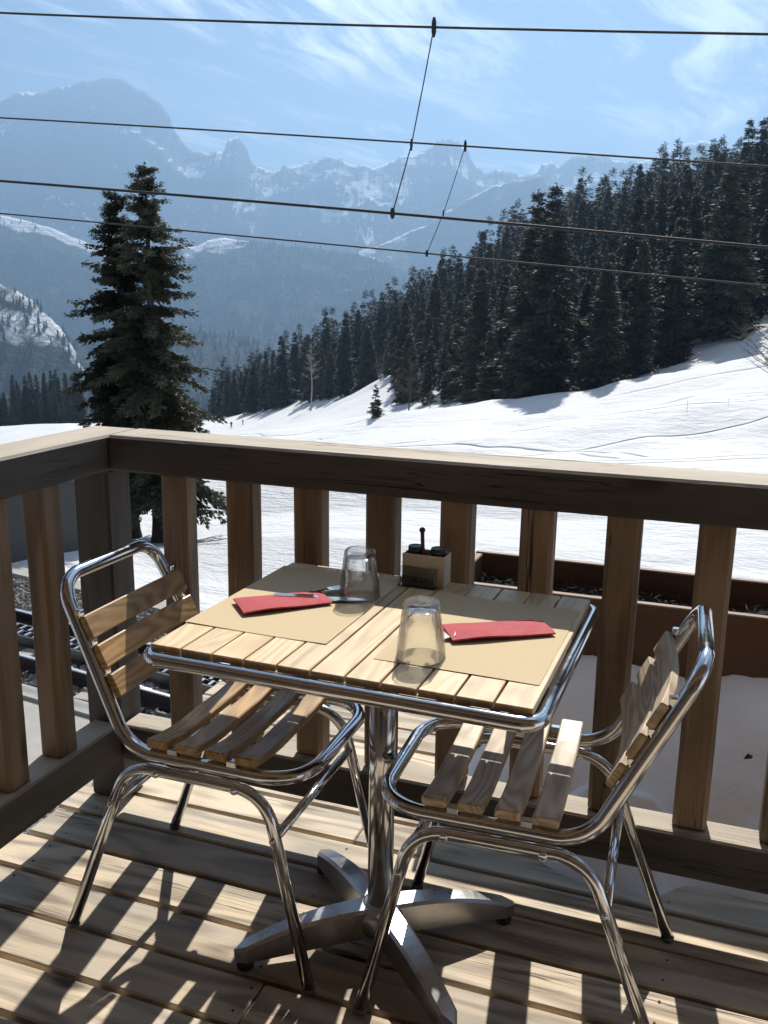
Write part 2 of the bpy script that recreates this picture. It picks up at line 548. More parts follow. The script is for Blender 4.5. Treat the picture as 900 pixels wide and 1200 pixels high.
def snow_mat():
    m, nt, b = mat_new('snow')
    geo = nt.nodes.new('ShaderNodeNewGeometry')
    P = geo.outputs['Position']
    big = noise(nt, mapping(nt, P, (.05, .05, .05)), 1, 4, .6)
    col = ramp(nt, big, [(.3, (.60, .61, .62)), (.7, (.70, .70, .70))])
    nt.links.new(col, b.inputs['Base Color'])
    b.inputs['Roughness'].default_value = .7
    b.inputs['Specular IOR Level'].default_value = .2
    sp = nt.nodes.new('ShaderNodeSeparateXYZ'); nt.links.new(P, sp.inputs[0])
    # churned strips beside the groomed road, and old ski tracks on the slope
    y = math_(nt, 'ADD', sp.outputs[1], math_(nt, 'MULTIPLY', noise(nt, mapping(nt, P, (.12, .12, .12)), 1, 2), 3.0))
    s1 = math_(nt, 'MULTIPLY', maprange(nt, y, 11.5, 12.5, 0, 1, True), maprange(nt, y, 15.2, 16.2, 1, 0, True))
    s2 = math_(nt, 'MULTIPLY', maprange(nt, y, 18.5, 19.5, 0, 1, True), maprange(nt, y, 22, 24, 1, 0, True))
    rough_mask = math_(nt, 'ADD', s1, s2, True)
    crumb = noise(nt, mapping(nt, P, (2.2, 4.5, 3)), 1, 5, .65)
    soft = noise(nt, mapping(nt, P, (.5, .9, .6)), 1, 5, .55)
    wig = noise(nt, mapping(nt, P, (.05, .05, .05), (0, 0, 0), (4, 9, 0)), 1, 2)
    lines = None
    for (c0, c1, aw, w) in ((26.0, .12, 6, .10), (26.6, .12, 6, .10), (33, -.25, 8, .12), (40, .30, 9, .16), (40.9, .30, 9, .16), (52, -.1, 14, .22), (58, .45, 16, .3), (74, .2, 18, .4), (23.2, .05, 5, .08), (29.5, -.4, 7, .10), (30.1, -.4, 7, .10), (36, .55, 9, .12), (45, -.5, 12, .18), (46, -.5, 12, .18), (64, -.3, 16, .3), (88, .35, 18, .4), (100, -.2, 24, .5)):
        ln = math_(nt, 'ADD', math_(nt, 'MULTIPLY', sp.outputs[0], c1), math_(nt, 'MULTIPLY', wig, aw))
        dd = math_(nt, 'ABSOLUTE', math_(nt, 'SUBTRACT', math_(nt, 'SUBTRACT', sp.outputs[1], ln), c0 - aw * .5))
        m_ = maprange(nt, dd, 0, w * 1.7, 1, 0, True)
        lines = m_ if lines is None else math_(nt, 'MAXIMUM', lines, m_)
    n1 = bump(nt, crumb, .0, .1)
    h = math_(nt, 'ADD', math_(nt, 'MULTIPLY', math_(nt, 'MULTIPLY', crumb, math_(nt, 'ADD', math_(nt, 'MULTIPLY', rough_mask, .36), .10)), 1.0), math_(nt, 'MULTIPLY', soft, .34))
    h = math_(nt, 'SUBTRACT', h, math_(nt, 'MULTIPLY', lines, .16))
    fine = noise(nt, mapping(nt, P, (40, 40, 40)), 1, 3, .6)
    nb = bump(nt, fine, .25, .01)
    nt.links.new(bump(nt, h, .8, .9, nb), b.inputs['Normal'])
    return m


M['snow'] = snow_mat()


def snow_bank_mat():
    m, nt, b = mat_new('old_snow')
    geo = nt.nodes.new('ShaderNodeNewGeometry')
    P = geo.outputs['Position']
    n = noise(nt, P, 18, 5, .6)
    nt.links.new(ramp(nt, noise(nt, P, 5, 4), [(.3, (.84, .83, .82)), (.7, (.92, .92, .92))]), b.inputs['Base Color'])
    b.inputs['Roughness'].default_value = .65
    nt.links.new(bump(nt, n, .25, .02), b.inputs['Normal'])
    return m


M['old_snow'] = snow_bank_mat()


def mountain_mat(name, rock, lo, hi, snow_amt=.0, forest=None):
    m, nt, b = mat_new(name)
    geo = nt.nodes.new('ShaderNodeNewGeometry')
    at = nt.nodes.new('ShaderNodeAttribute'); at.attribute_name = 'snow'
    P = geo.outputs['Position']
    n = noise(nt, mapping(nt, P, (.006, .006, .012)), 1, 8, .62)
    n2 = noise(nt, mapping(nt, P, (.03, .03, .05)), 1, 6, .6)
    col = ramp(nt, n2, [(.3, tuple(c * .65 for c in rock)), (.7, rock)])
    s = math_(nt, 'ADD', at.outputs['Fac'], math_(nt, 'MULTIPLY', math_(nt, 'SUBTRACT', n, .5), 1.3))
    s = maprange(nt, s, lo, hi, 0, 1, True)
    col = mixc(nt, s, col, (.86, .87, .89))
    nt.links.new(col, b.inputs['Base Color'])
    b.inputs['Roughness'].default_value = .85
    b.inputs['Specular IOR Level'].default_value = .1
    nt.links.new(bump(nt, n2, .9, 40), b.inputs['Normal'])
    return m


M['mountain'] = mountain_mat('limestone_and_snow', (.22, .215, .21), .45, .53)
M['ridge'] = mountain_mat('forest_floor_and_snow', (.045, .055, .045), .55, .72)


def glass_mat():
    m, nt, b = mat_new('drinking_glass')
    nt.nodes.remove(b)
    N, L = nt.nodes, nt.links
    g = N.new('ShaderNodeBsdfGlass'); g.inputs['IOR'].default_value = 1.48; g.inputs['Roughness'].default_value = .0
    g.inputs['Color'].default_value = (.98, .99, .985, 1)
    t = N.new('ShaderNodeBsdfTransparent'); t.inputs['Color'].default_value = (1, 1, 1, 1)
    gl = N.new('ShaderNodeBsdfGlossy'); gl.inputs['Roughness'].default_value = .03
    fr = N.new('ShaderNodeFresnel'); fr.inputs['IOR'].default_value = 1.38
    m1 = N.new('ShaderNodeMixShader'); L.new(math_(nt, 'MULTIPLY', fr.outputs[0], .7), m1.inputs[0]); L.new(t.outputs[0], m1.inputs[1]); L.new(gl.outputs[0], m1.inputs[2])
    m2 = N.new('ShaderNodeMixShader'); m2.inputs[0].default_value = .13
    L.new(m1.outputs[0], m2.inputs[1]); L.new(g.outputs[0], m2.inputs[2])
    L.new(m2.outputs[0], N['Material Output'].inputs['Surface'])
    return m


M['glass'] = glass_mat()


def acrylic_mat():
    m, nt, b = mat_new('clear_acrylic')
    nt.nodes.remove(b)
    N, L = nt.nodes, nt.links
    t = N.new('ShaderNodeBsdfTransparent'); t.inputs['Color'].default_value = (.86, .87, .86, 1)
    gl = N.new('ShaderNodeBsdfGlossy'); gl.inputs['Roughness'].default_value = .05
    fr = N.new('ShaderNodeFresnel'); fr.inputs['IOR'].default_value = 1.45
    m1 = N.new('ShaderNodeMixShader'); L.new(fr.outputs[0], m1.inputs[0]); L.new(t.outputs[0], m1.inputs[1]); L.new(gl.outputs[0], m1.inputs[2])
    L.new(m1.outputs[0], N['Material Output'].inputs['Surface'])
    return m


M['acrylic'] = acrylic_mat()

# ------------------------------------------------------------------ terrain
CTRL = [(2.74, 22.09, -2.67), (3.95, 50.06, -3.76), (0.78, 22.12, -2.93), (-0.11, 46.1, -3.99), (-0.68, 17.01, -3.13), (-1.41, 22.97, -3.37), (-3.93, 43.82, -4.78), (-2.61, 17.72, -3.28), (-9.24, 49.03, -5.76), (-4.73, 18.21, -3.38), (-13.54, 43.74, -6.25), (-28.07, 77.85, -10.15), (-9.79, 19.36, -3.84), (-31.17, 60.09, -10.44), (-53.69, 115.88, -17.52), (-74.29, 172.4, -21.79), (-7.37, 12.69, -3.29), (-9.42, 13.75, -3.78), (-27.48, 32.64, -7.18), (-194.0, 225.77, -38.51), (-178.42, 238.27, -39.14), (-155.89, 241.77, -37.71), (-148.73, 257.86, -38.44), (-124.04, 237.22, -32.55), (-106.56, 223.62, -28.2), (-89.25, 209.51, -23.68), (-75.08, 199.06, -19.78), (-66.78, 191.46, -15.17), (-42.28, 131.14, -14.65), (-30.97, 118.86, -12.79), (-19.17, 95.99, -9.73), (-13.93, 86.81, -8.36), (-8.99, 85.51, -7.35), (-4.71, 87.92, -5.62), (-1.96, 93.07, -4.66), (1.76, 98.12, -2.72), (5.74, 103.04, -0.89), (14.04, 109.41, 2.52)]
CTRL += [(-146.26, 293.25, -36.42), (-116.91, 284.66, -23.27), (-95.49, 282.05, -13.14), (-75.17, 277.83, -4.36), (-49.51, 273.46, 12.83), (-30.05, 266.29, 16.99), (-12.36, 257.76, 19.4), (7.15, 248.06, 21.43), (23.63, 237.09, 25.57)]
CTRL += [(x, y, -3.5 - .09 * max(-14, min(x, 14))) for x in (-12, -6, 0, 6, 12) for y in (2, 6, 9)]
CTRL += [(x, -12, -3.4) for x in (-15, 0, 15)] + [(60, 30, -2), (70, 90, 9), (110, 230, 42), (60, -60, -2), (0, -80, -3), (-70, -50, -6), (-70, 10, -8), (-130, 90, -26), (-230, 180, -44), (-250, 320, -58), (-160, 350, -52)]
CTRL = np.array(CTRL, dtype=float)


def rbf_fit(C):
    P = C[:, :2] / 100.0
    d = np.linalg.norm(P[:, None] - P[None], axis=2)
    K = np.where(d > 0, d * d * np.log(d + 1e-12), 0) + np.eye(len(P)) * 2e-4
    A = np.c_[np.ones(len(P)), P]
    Mx = np.block([[K, A], [A.T, np.zeros((3, 3))]])
    return P, np.linalg.solve(Mx, np.r_[C[:, 2], 0, 0, 0])


RP, RW = rbf_fit(CTRL)


def sstep(a, b, x):
    t = np.clip((x - a) / (b - a), 0, 1)
    return t * t * (3 - 2 * t)


def track_z(x): return -3.5 - .09 * np.clip(x, -40, 40)


def ground(x, y):
    x, y = np.asarray(x, float), np.asarray(y, float)
    q = np.stack([x, y], -1) / 100.0
    d = np.linalg.norm(q[..., None, :] - RP, axis=-1)
    z = (np.where(d > 0, d * d * np.log(d + 1e-12), 0) @ RW[:len(RP)]) + RW[-3] + RW[-2] * q[..., 0] + RW[-1] * q[..., 1]
    r = np.hypot(x - 1.4, y + 1.9)
    z = np.clip(z, -75, 60)
    # drifts and hollows
    dz = (fbm((x + .3 * y) / 7 + 13, (y - .3 * x) / 3.2, 3) - .5) * .55 * sstep(20, 34, r) * (1 - sstep(60, 110, r)) + (fbm((x + .4 * y) / 17 + 3, (y - .3 * x) / 8, 4) - .5) * 2.3 * sstep(16, 40, r) * (1 - .6 * sstep(90, 200, r)) + (fbm(x / 34 + 8, y / 20, 3) - .5) * 2.2 * sstep(30, 70, r) * (1 - sstep(150, 260, r))
    z = z + dz
    tz = track_z(x) - .05
    w = sstep(8.8, 12.5, y) + sstep(-6, -14, y) + sstep(16, 40, np.abs(x))
    w = np.clip(w, 0, 1)
    z = tz * (1 - w) + z * w
    far = sstep(380, 900, r)
    return z * (1 - far) + (-260) * far


def build_ground():
    rs = np.concatenate([[0.0], np.geomspace(1.2, 450, 230), np.geomspace(470, 14000, 40)])
    fr = np.radians(np.linspace(-62, 24, 330))            # compass headings that the deck looks out on
    bk = np.radians(np.linspace(24, 298, 90)[1:-1])
    th = np.concatenate([fr, bk])
    R_, T_ = np.meshgrid(rs, th, indexing='ij')
    X = 1.4 + R_ * np.sin(T_); Y = -1.9 + R_ * np.cos(T_)
    Z = ground(X, Y)
    n, m = X.shape
    V = np.stack([X, Y, Z], -1).reshape(-1, 3)
    i = np.arange(n - 1)[:, None]; j = np.arange(m)[None]
    a = i * m + j; b = i * m + (j + 1) % m
    Fq = np.stack([a, a + m, b + m, b], -1).reshape(-1, 4)
    me = np_mesh('ground', V, Fq, M['snow'], True)
    o = add('ground', me)
    tag(o, kind='structure')


build_ground()

# ------------------------------------------------------------------ far mountains
AX = Vector((math.sin(-.3434), math.cos(-.3434), 0)); BX = Vector((math.cos(-.3434), -math.sin(-.3434), 0))


def rescale(c, k): return [(a * k, 1.34 + (b - 1.34) * k) for a, b in c]


def ridge(name, D, crest, front, back, base, mat, nu, nv, amp, snowf, nscale, crest_rough=6, pad=(1500, 1500), seed=0, prof=1.25):
    c = np.array(crest, float)
    s0, s1 = c[0, 0], c[-1, 0]
    left = [(s0 - pad[0] * t, c[0, 1] * (1 - .25 * t) + (fbm(np.array([t * 5 + seed]), np.array([1.7]), 3)[0] - .5) * c[:, 1].max() * .3) for t in (1, .8, .6, .4, .2)]
    right = [(s1 + pad[1] * t, c[-1, 1] * (1 - .15 * t) + (fbm(np.array([t * 5 + seed + 9]), np.array([3.7]), 3)[0] - .5) * c[:, 1].max() * .3) for t in (.2, .4, .6, .8, 1)]
    c = np.vstack([left, c, right])
    s = np.linspace(c[0, 0], c[-1, 0], nu)
    # keep every measured summit as a grid line
    hc = np.interp(s, c[:, 0], c[:, 1]) + (fbm(s / (nscale * .16) + seed, s * 0 + 5, 6, .62) - .5) * crest_rough * 2
    v = np.concatenate([np.linspace(-1, 0, int(nv * .75)) , np.linspace(0, 1, int(nv * .25) + 1)[1:]])
    S, Vv = np.meshgrid(s, v, indexing='ij')
    H = np.repeat(hc[:, None], len(v), 1)
    dist = np.where(Vv < 0, Vv * front, Vv * back)
    fall = np.where(Vv < 0, np.abs(Vv), Vv)
    shape = np.clip(1 - fall, 0, 1) ** prof
    Z = base + (H - base) * shape
    rn = fbm(S / nscale + seed, dist / nscale * 1.0 + 2 * seed, 6, .55, True)
    rib = fbm(S / (nscale * .45) + seed * 3, dist / (nscale * 1.8) + 4, 5, .55, True)
    mask = np.clip(fall * 3.6 + .03, 0, 1) * np.clip((1 - fall) * 3, 0, 1)
    Z = Z + (rn - .62) * amp * mask + (rib - .62) * amp * .6 * mask
    S = S + (fbm(S / nscale + 40, dist / nscale, 3) - .5) * nscale * .25 * mask
    X = CP.x + AX.x * (D + dist) + BX.x * S
    Y = CP.y + AX.y * (D + dist) + BX.y * S
    n, m = X.shape
    Vt = np.stack([X, Y, Z], -1)
    i = np.arange(n - 1)[:, None]; j = np.arange(m - 1)[None]
    a = i * m + j
    Fq = np.stack([a, a + m, a + m + 1, a + 1], -1).reshape(-1, 4)
    me = np_mesh(name, Vt.reshape(-1, 3), Fq, mat, True)
    att = me.attributes.new('snow', 'FLOAT', 'POINT')
    gx = np.gradient(Z, axis=0) / (np.gradient(S, axis=0) + 1e-6); gy = np.gradient(Z, axis=1) / (np.gradient(dist, axis=1) + 1e-6)
    slope = np.hypot(gx, gy)
    att.data.foreach_set('value', snowf(S, dist, Z, slope, fall, H).astype(np.float32).ravel())
    o = add(name, me)
    tag(o, kind='structure')
    return dict(S=S, dist=dist, Z=Z, V=Vt, fall=fall)


M1 = [(-2362, 1107), (-2255, 1156), (-2151, 1165), (-2073, 1171), (-1968, 1208), (-1837, 1240), (-1746, 1249), (-1656, 1259), (-1580, 1237), (-1479, 1190), (-1379, 1120), (-1335, 1048), (-1320, 963), (-1232, 879), (-1194, 855), (-1103, 839), (-1011, 857), (-983, 919), (-931, 927), (-880, 871), (-842, 790), (-790, 761), (-672, 750), (-646, 780), (-554, 777), (-449, 795), (-384, 836), (-318, 804), (-213, 769), (-108, 770), (-30, 779), (101, 822), (256, 886), (294, 928), (385, 934), (478, 889), (534, 791), (587, 754), (731, 761), (825, 733), (915, 759), (944, 818), (1004, 822), (1031, 797), (1147, 836), (1249, 872), (1316, 850), (1436, 820), (1592, 829), (1693, 873), (1921, 944), (2055, 909), (2317, 900)]
M2 = [(-478, 92), (-208, 151), (-17, 228), (173, 315), (359, 426), (452, 481), (564, 500), (676, 527), (756, 431), (813, 439), (922, 494), (1156, 407), (1701, 269)]
M3 = [(-1127, 213), (-1054, 199), (-981, 181), (-859, 130), (-735, 122), (-560, 134), (-522, 154), (-472, 159), (-385, 146), (-235, 134), (-85, 117), (65, 70), (269, -5), (627, -75), (1140, -118)]
M4 = [(-415, 18), (-367, 9), (-352, 1), (-336, -8), (-321, -24), (-310, -40), (-299, -62), (-284, -87), (-260, -111)]
M5 = [(-539, -92), (-466, -73), (-394, -61), (-299, -51), (-264, -48), (-228, -55), (-181, -66), (-146, -77), (-62, -109), (82, -143)]

ridge('mountain_range', 6600, rescale(M1, 1.1), 2300, 1500, -300, M['mountain'], 900, 130, 420, lambda S, d, Z, sl, f, H: .87 - .42 * sl + .10 * np.clip(f * 3, 0, 1), 560, 34, seed=3, prof=1.9)
ridge('mountain_spur', 5200, rescale(M2, 5200 / 4300), 900, 900, -300, M['mountain'], 360, 80, 200, lambda S, d, Z, sl, f, H: .62 - .5 * sl + .25 * np.clip(1 - f * 6, 0, 1), 380, 14, pad=(500, 1500), seed=6, prof=1.2)
R3 = ridge('forested_ridge', 4200, rescale(M3, 1.5), 1500, 800, -300, M['ridge'], 420, 90, 130, lambda S, d, Z, sl, f, H: .16 + .66 * np.clip(1 - f * 9, 0, 1) * np.clip((-500 - S) / 220, 0, 1) + .20 * fbm(S / 160, d / 110, 3), 380, 6, pad=(1200, 1200), seed=9)
R5 = ridge('forested_knoll', 2300, rescale(M5, 2300 / 1300), 700, 500, -300, M['ridge'], 160, 50, 30, lambda S, d, Z, sl, f, H: .22 + .1 * fbm(S / 100, d / 80, 3), 200, 3, pad=(700, 700), seed=12)
R4 = ridge('snowy_hillside', 1500, rescale(M4, 1500 / 900), 520, 400, -280, M['ridge'], 190, 80, 34, lambda S, d, Z, sl, f, H: .22 + .46 * fbm(S / 55 + 5, d / 80, 4) + .14 * np.clip(1 - f * 7, 0, 1), 140, 11, pad=(800, 250), seed=15)


def cone_forest(name, X, Y, Z, H, label, mat, k=5):
    """one object of many far conifers, three stacked tiers each"""
    n = len(X)
    ang = np.linspace(0, 2 * np.pi, k, endpoint=False)
    Vs, Fs = [], []
    tiers = [(.05, .62, .17), (.34, .84, .125), (.62, 1.0, .075)]
    off = 0
    jit = rng.random((n, 1)) * 6.28
    for (z0, z1, r) in tiers:
        ph = ang[None] + jit
        rr = H[:, None] * r * (.75 + .5 * rng.random((n, k)))
        ring = np.stack([X[:, None] + rr * np.cos(ph), Y[:, None] + rr * np.sin(ph), np.repeat((Z + H * z0)[:, None], k, 1) - .04 * H[:, None] * rng.random((n, k))], -1)
        tip = np.stack([X, Y, Z + H * z1], -1)[:, None]
        V = np.concatenate([ring, tip], 1)
        b = off + np.arange(n)[:, None] * (k + 1)
        j = np.arange(k)[None]
        F = np.stack([b + j, b + (j + 1) % k, np.broadcast_to(b + k, (n, k))], -1).reshape(-1, 3)
        Vs.append(V.reshape(-1, 3)); Fs.append(F); off += n * (k + 1)
    me = np_mesh(name, np.vstack(Vs), np.vstack(Fs), mat, False)
    o = add(name, me)
    tag(o, label, 'forest', kind='stuff')
    return o


def scatter(Rg, n, lim, dens):
    V = Rg['V']; nn, mm = V.shape[:2]
    i = rng.random(n * 4) * (nn - 2); j = rng.random(n * 4) * (mm - 2)
    ii, jj = i.astype(int), j.astype(int); fi, fj = (i - ii)[:, None], (j - jj)[:, None]
    P = V[ii, jj] * (1 - fi) * (1 - fj) + V[ii + 1, jj] * fi * (1 - fj) + V[ii, jj + 1] * (1 - fi) * fj + V[ii + 1, jj + 1] * fi * fj
    S = Rg['S'][ii, jj]; fall = Rg['fall'][ii, jj]; d = Rg['dist'][ii, jj]
    ok = dens(S, d, fall) > rng.random(len(S))
    return P[ok][:n]


P = scatter(R3, 24000, None, lambda S, d, f: (f < .75) * np.where((f < .11) & (S < -620), .06, 1.0) * (fbm(S / 150, d / 120, 3) > .36) * (d < 60))
cone_forest('distant_forest', P[:, 0], P[:, 1], P[:, 2] - 1, 15 + 9 * rng.random(len(P)), 'hazy blue conifer forest covering the far valley side below the peaks', M['needles_far'], 4)
P = scatter(R5, 4500, None, lambda S, d, f: 1.0 * (d < 50))
cone_forest('distant_forest', P[:, 0], P[:, 1], P[:, 2] - 1, 18 + 9 * rng.random(len(P)), 'bluish conifer wood on the low knoll behind the twin spruce', M['needles_far'], 5)
P = scatter(R4, 5200, None, lambda S, d, f: (fbm(S / 75 + 5, d / 100, 4) < .56) * 1.0 * (d < 40) * np.where(f < .06, 1.0, np.where(f < .2, .5, 1)) + .06)
cone_forest('distant_forest', P[:, 0], P[:, 1], P[:, 2] - 1, 11 + 9 * rng.random(len(P)), 'scattered conifers on the steep snowy hillside across the valley', M['needles_far'], 5)

# ------------------------------------------------------------------ spruces


def spray_quads(base, direc, side, ln, wd):
    """kite-shaped needle sprays; all arrays (n,3)"""
    n = len(base)
    tip = base + direc * ln[:, None]
    mid = base + direc * (ln * .45)[:, None]
    a = mid + side * wd[:, None]; b = mid - side * wd[:, None]
    V = np.stack([base, a, tip, b], 1).reshape(-1, 3)
    F = np.arange(n * 4).reshape(-1, 4)
    return V, F


def unit(v): return v / (np.linalg.norm(v, axis=-1, keepdims=True) + 1e-9)


def spruce(seed, H, R, n_br, nodes, per, spray, trunk_r, crown0=.06, droop=.35, gaps=.25, lean=0.0, xmask=None, power=.75):
    g = np.random.default_rng(seed)
    Vs, Fs, off = [], [], 0
    tw_v, tw_f = [], []
    whorl = np.sort(g.random(n_br)) ** .92
    for t in whorl:
        t = crown0 + (1 - crown0) * t * .985
        z0 = H * t
        az = g.random() * 6.283
        L = R * (1 - t) ** power * g.uniform(.6, 1.12) + .05 * R * g.random()
        if g.random() < gaps * .5: L *= .55
        if xmask is not None: L *= xmask(az, t)
        el = (.45 * (t - .35)) + g.normal() * .10
        d = np.array([math.cos(az), math.sin(az), 0.0])
        s = np.linspace(.03, 1, nodes)
        dr = droop * (1.15 - t)
        ax = d[None] * (s * L)[:, None]
        ax[:, 2] = z0 + L * (math.tan(el) * s - dr * s ** 1.5 + .22 * dr * s ** 4)
        ax[:, 0] += lean * z0
        perp = np.array([-d[1], d[0], 0.0])
        bidx = np.repeat(np.arange(nodes), per)
        m = len(bidx)
        sd = np.where(g.random(m) < .5, -1.0, 1.0)
        fan = g.uniform(.1, 1.0, m) * sd
        out = d[None] * g.uniform(.25, 1.0, m)[:, None] + perp[None] * fan[:, None]
        out[:, 2] += -g.uniform(.1, 1.25, m) * (1.0 - .55 * t) + .12
        out = unit(out)
        wloc = (1 - s[bidx] * .5) * (.20 + .80 * (1 - t) ** .75)
        base = ax[bidx] + out * (g.random(m) * spray * .9 * wloc)[:, None] + g.normal(size=(m, 3)) * spray * .10
        side = unit(np.cross(out, g.normal(size=(m, 3))))
        ln = spray * g.uniform(.6, 1.35, m) * wloc
        V, F = spray_quads(base, out, side, ln, ln * g.uniform(.14, .26, m))
        Vs.append(V); Fs.append(F + off); off += len(V)
    # leader
    m = per * 10
    zz = H * (1 - g.random(m) ** 1.4 * .12)
    aa = g.random(m) * 6.283
    out = unit(np.stack([np.cos(aa), np.sin(aa), g.uniform(-.6, .8, m)], -1))
    base = np.stack([lean * zz, zz * 0, zz], -1)
    V, F = spray_quads(base, out, unit(np.cross(out, g.normal(size=(m, 3)))), spray * (.12 + 3.0 * (H - zz) / H), spray * .05 * np.ones(m))
    Vs.append(V); Fs.append(F + off)
    # trunk with a flared foot
    k = 9
    zs = np.array([-.4, 0, .02 * H, .06 * H, .25 * H, .5 * H, .75 * H, .99 * H]); rs = trunk_r * np.array([1.5, 1.35, 1.1, 1.0, .8, .55, .3, .03])
    a = np.linspace(0, 2 * np.pi, k, endpoint=False)
    TV = np.concatenate([np.stack([lean * max(z, 0) + r * np.cos(a) * (1 + .12 * g.random(k)), r * np.sin(a) * (1 + .12 * g.random(k)), np.full(k, z)], -1) for z, r in zip(zs, rs)])
    TF = []
    for i in range(len(zs) - 1):
        for j in range(k):
            TF.append((i * k + j, i * k + (j + 1) % k, (i + 1) * k + (j + 1) % k, (i + 1) * k + j))
    return (np.vstack(Vs), np.vstack(Fs)), (TV, np.array(TF))


def gz(x, y): return float(ground(np.array([x]), np.array([y]))[0])


# the twin-topped spruce beyond the railway
def twin_spruce():
    x, y = -9.68, 14.18
    z = gz(x, y)
    root = empty('spruce_tree', (x, y, z))
    tag(root, 'tall twin-topped spruce standing alone on the snow just beyond the railway', 'tree')
    def lobe(az, t): return 1.0
    for i, (dx, dy, H, R, sd, nb, xm) in enumerate([(.36, .0, 7.55, 1.72, 5, 250, lambda az, t: 1.0 if math.cos(az) > -.2 or t > .45 else .8),
                                                   (-.50, .2, 7.1, 1.62, 8, 240, lambda az, t: 1.0 if math.cos(az) < .2 or t > .45 else .8)]):
        (V, F), (TV, TF) = spruce(sd, H, R, nb, 15, 15, .25, .16, crown0=.15, droop=.72, gaps=.8, xmask=xm, power=.56)
        V = V + np.array([dx, dy, 0]); TV = TV + np.array([dx, dy, 0])
        o = add('crown', np_mesh('crown', V, F, M['needles']), root)
        add('trunk', np_mesh('trunk', TV, TF, M['bark'], True), root)


twin_spruce()

# forest on the slope
EDGE = [(-148.73, 257.86), (-124.04, 237.22), (-106.56, 223.62), (-89.25, 209.51), (-75.08, 199.06), (-66.78, 191.46), (-45.68, 140.55), (-42.28, 131.14), (-30.97, 118.86), (-19.17, 95.99), (-13.93, 86.81), (-8.99, 85.51), (-4.71, 87.92), (-1.96, 93.07), (1.76, 98.12), (5.74, 103.04), (14.04, 109.41)]
POLY = EDGE + [(60, 118), (110, 230), (40, 300), (-150, 330), (-175, 300)]


def inside(px, py, poly):
    c = np.zeros(px.shape, bool)
    j = len(poly) - 1
    for i in range(len(poly)):
        xi, yi = poly[i]; xj, yj = poly[j]
        c ^= ((yi > py) != (yj > py)) & (px < (xj - xi) * (py - yi) / (yj - yi + 1e-12) + xi)
        j = i
    return c


VAR = []
for i, (H, R) in enumerate([(20, 3.0), (22, 3.3), (18, 2.8), (24, 3.4), (19, 3.2), (16, 2.5), (21, 2.7)]):
    (V, F), (TV, TF) = spruce(100 + i, H, R, 150, 8, 7, 1.15, .24, crown0=.05, droop=.5, gaps=.4, power=.86)
    VAR.append((np_mesh('crown', V, F, M['needles_far']), np_mesh('trunk', TV, TF, M['bark'], True), H, V, F))
LOW = []
for i, (H, R) in enumerate([(20, 3.0), (22, 3.2), (18, 2.9)]):
    (V, F), _ = spruce(200 + i, H, R, 75, 5, 4, 1.7, .26, crown0=.07, droop=.45, gaps=.3, power=.86)
    LOW.append((V, F, H))


def place_tree(x, y, s, v, label, group, wide=1):
    root = empty('spruce_tree', (x, y, gz(x, y) - .15), random.uniform(0, 6.28))
    root.scale = (s * random.uniform(.92, 1.12), s * random.uniform(.92, 1.12), s)
    if wide != 1: root.scale = (root.scale[0] * wide, root.scale[1] * wide, root.scale[2])
    tag(root, label, 'tree', group)
    add('crown', VAR[v][0], root); add('trunk', VAR[v][1], root)
    return root


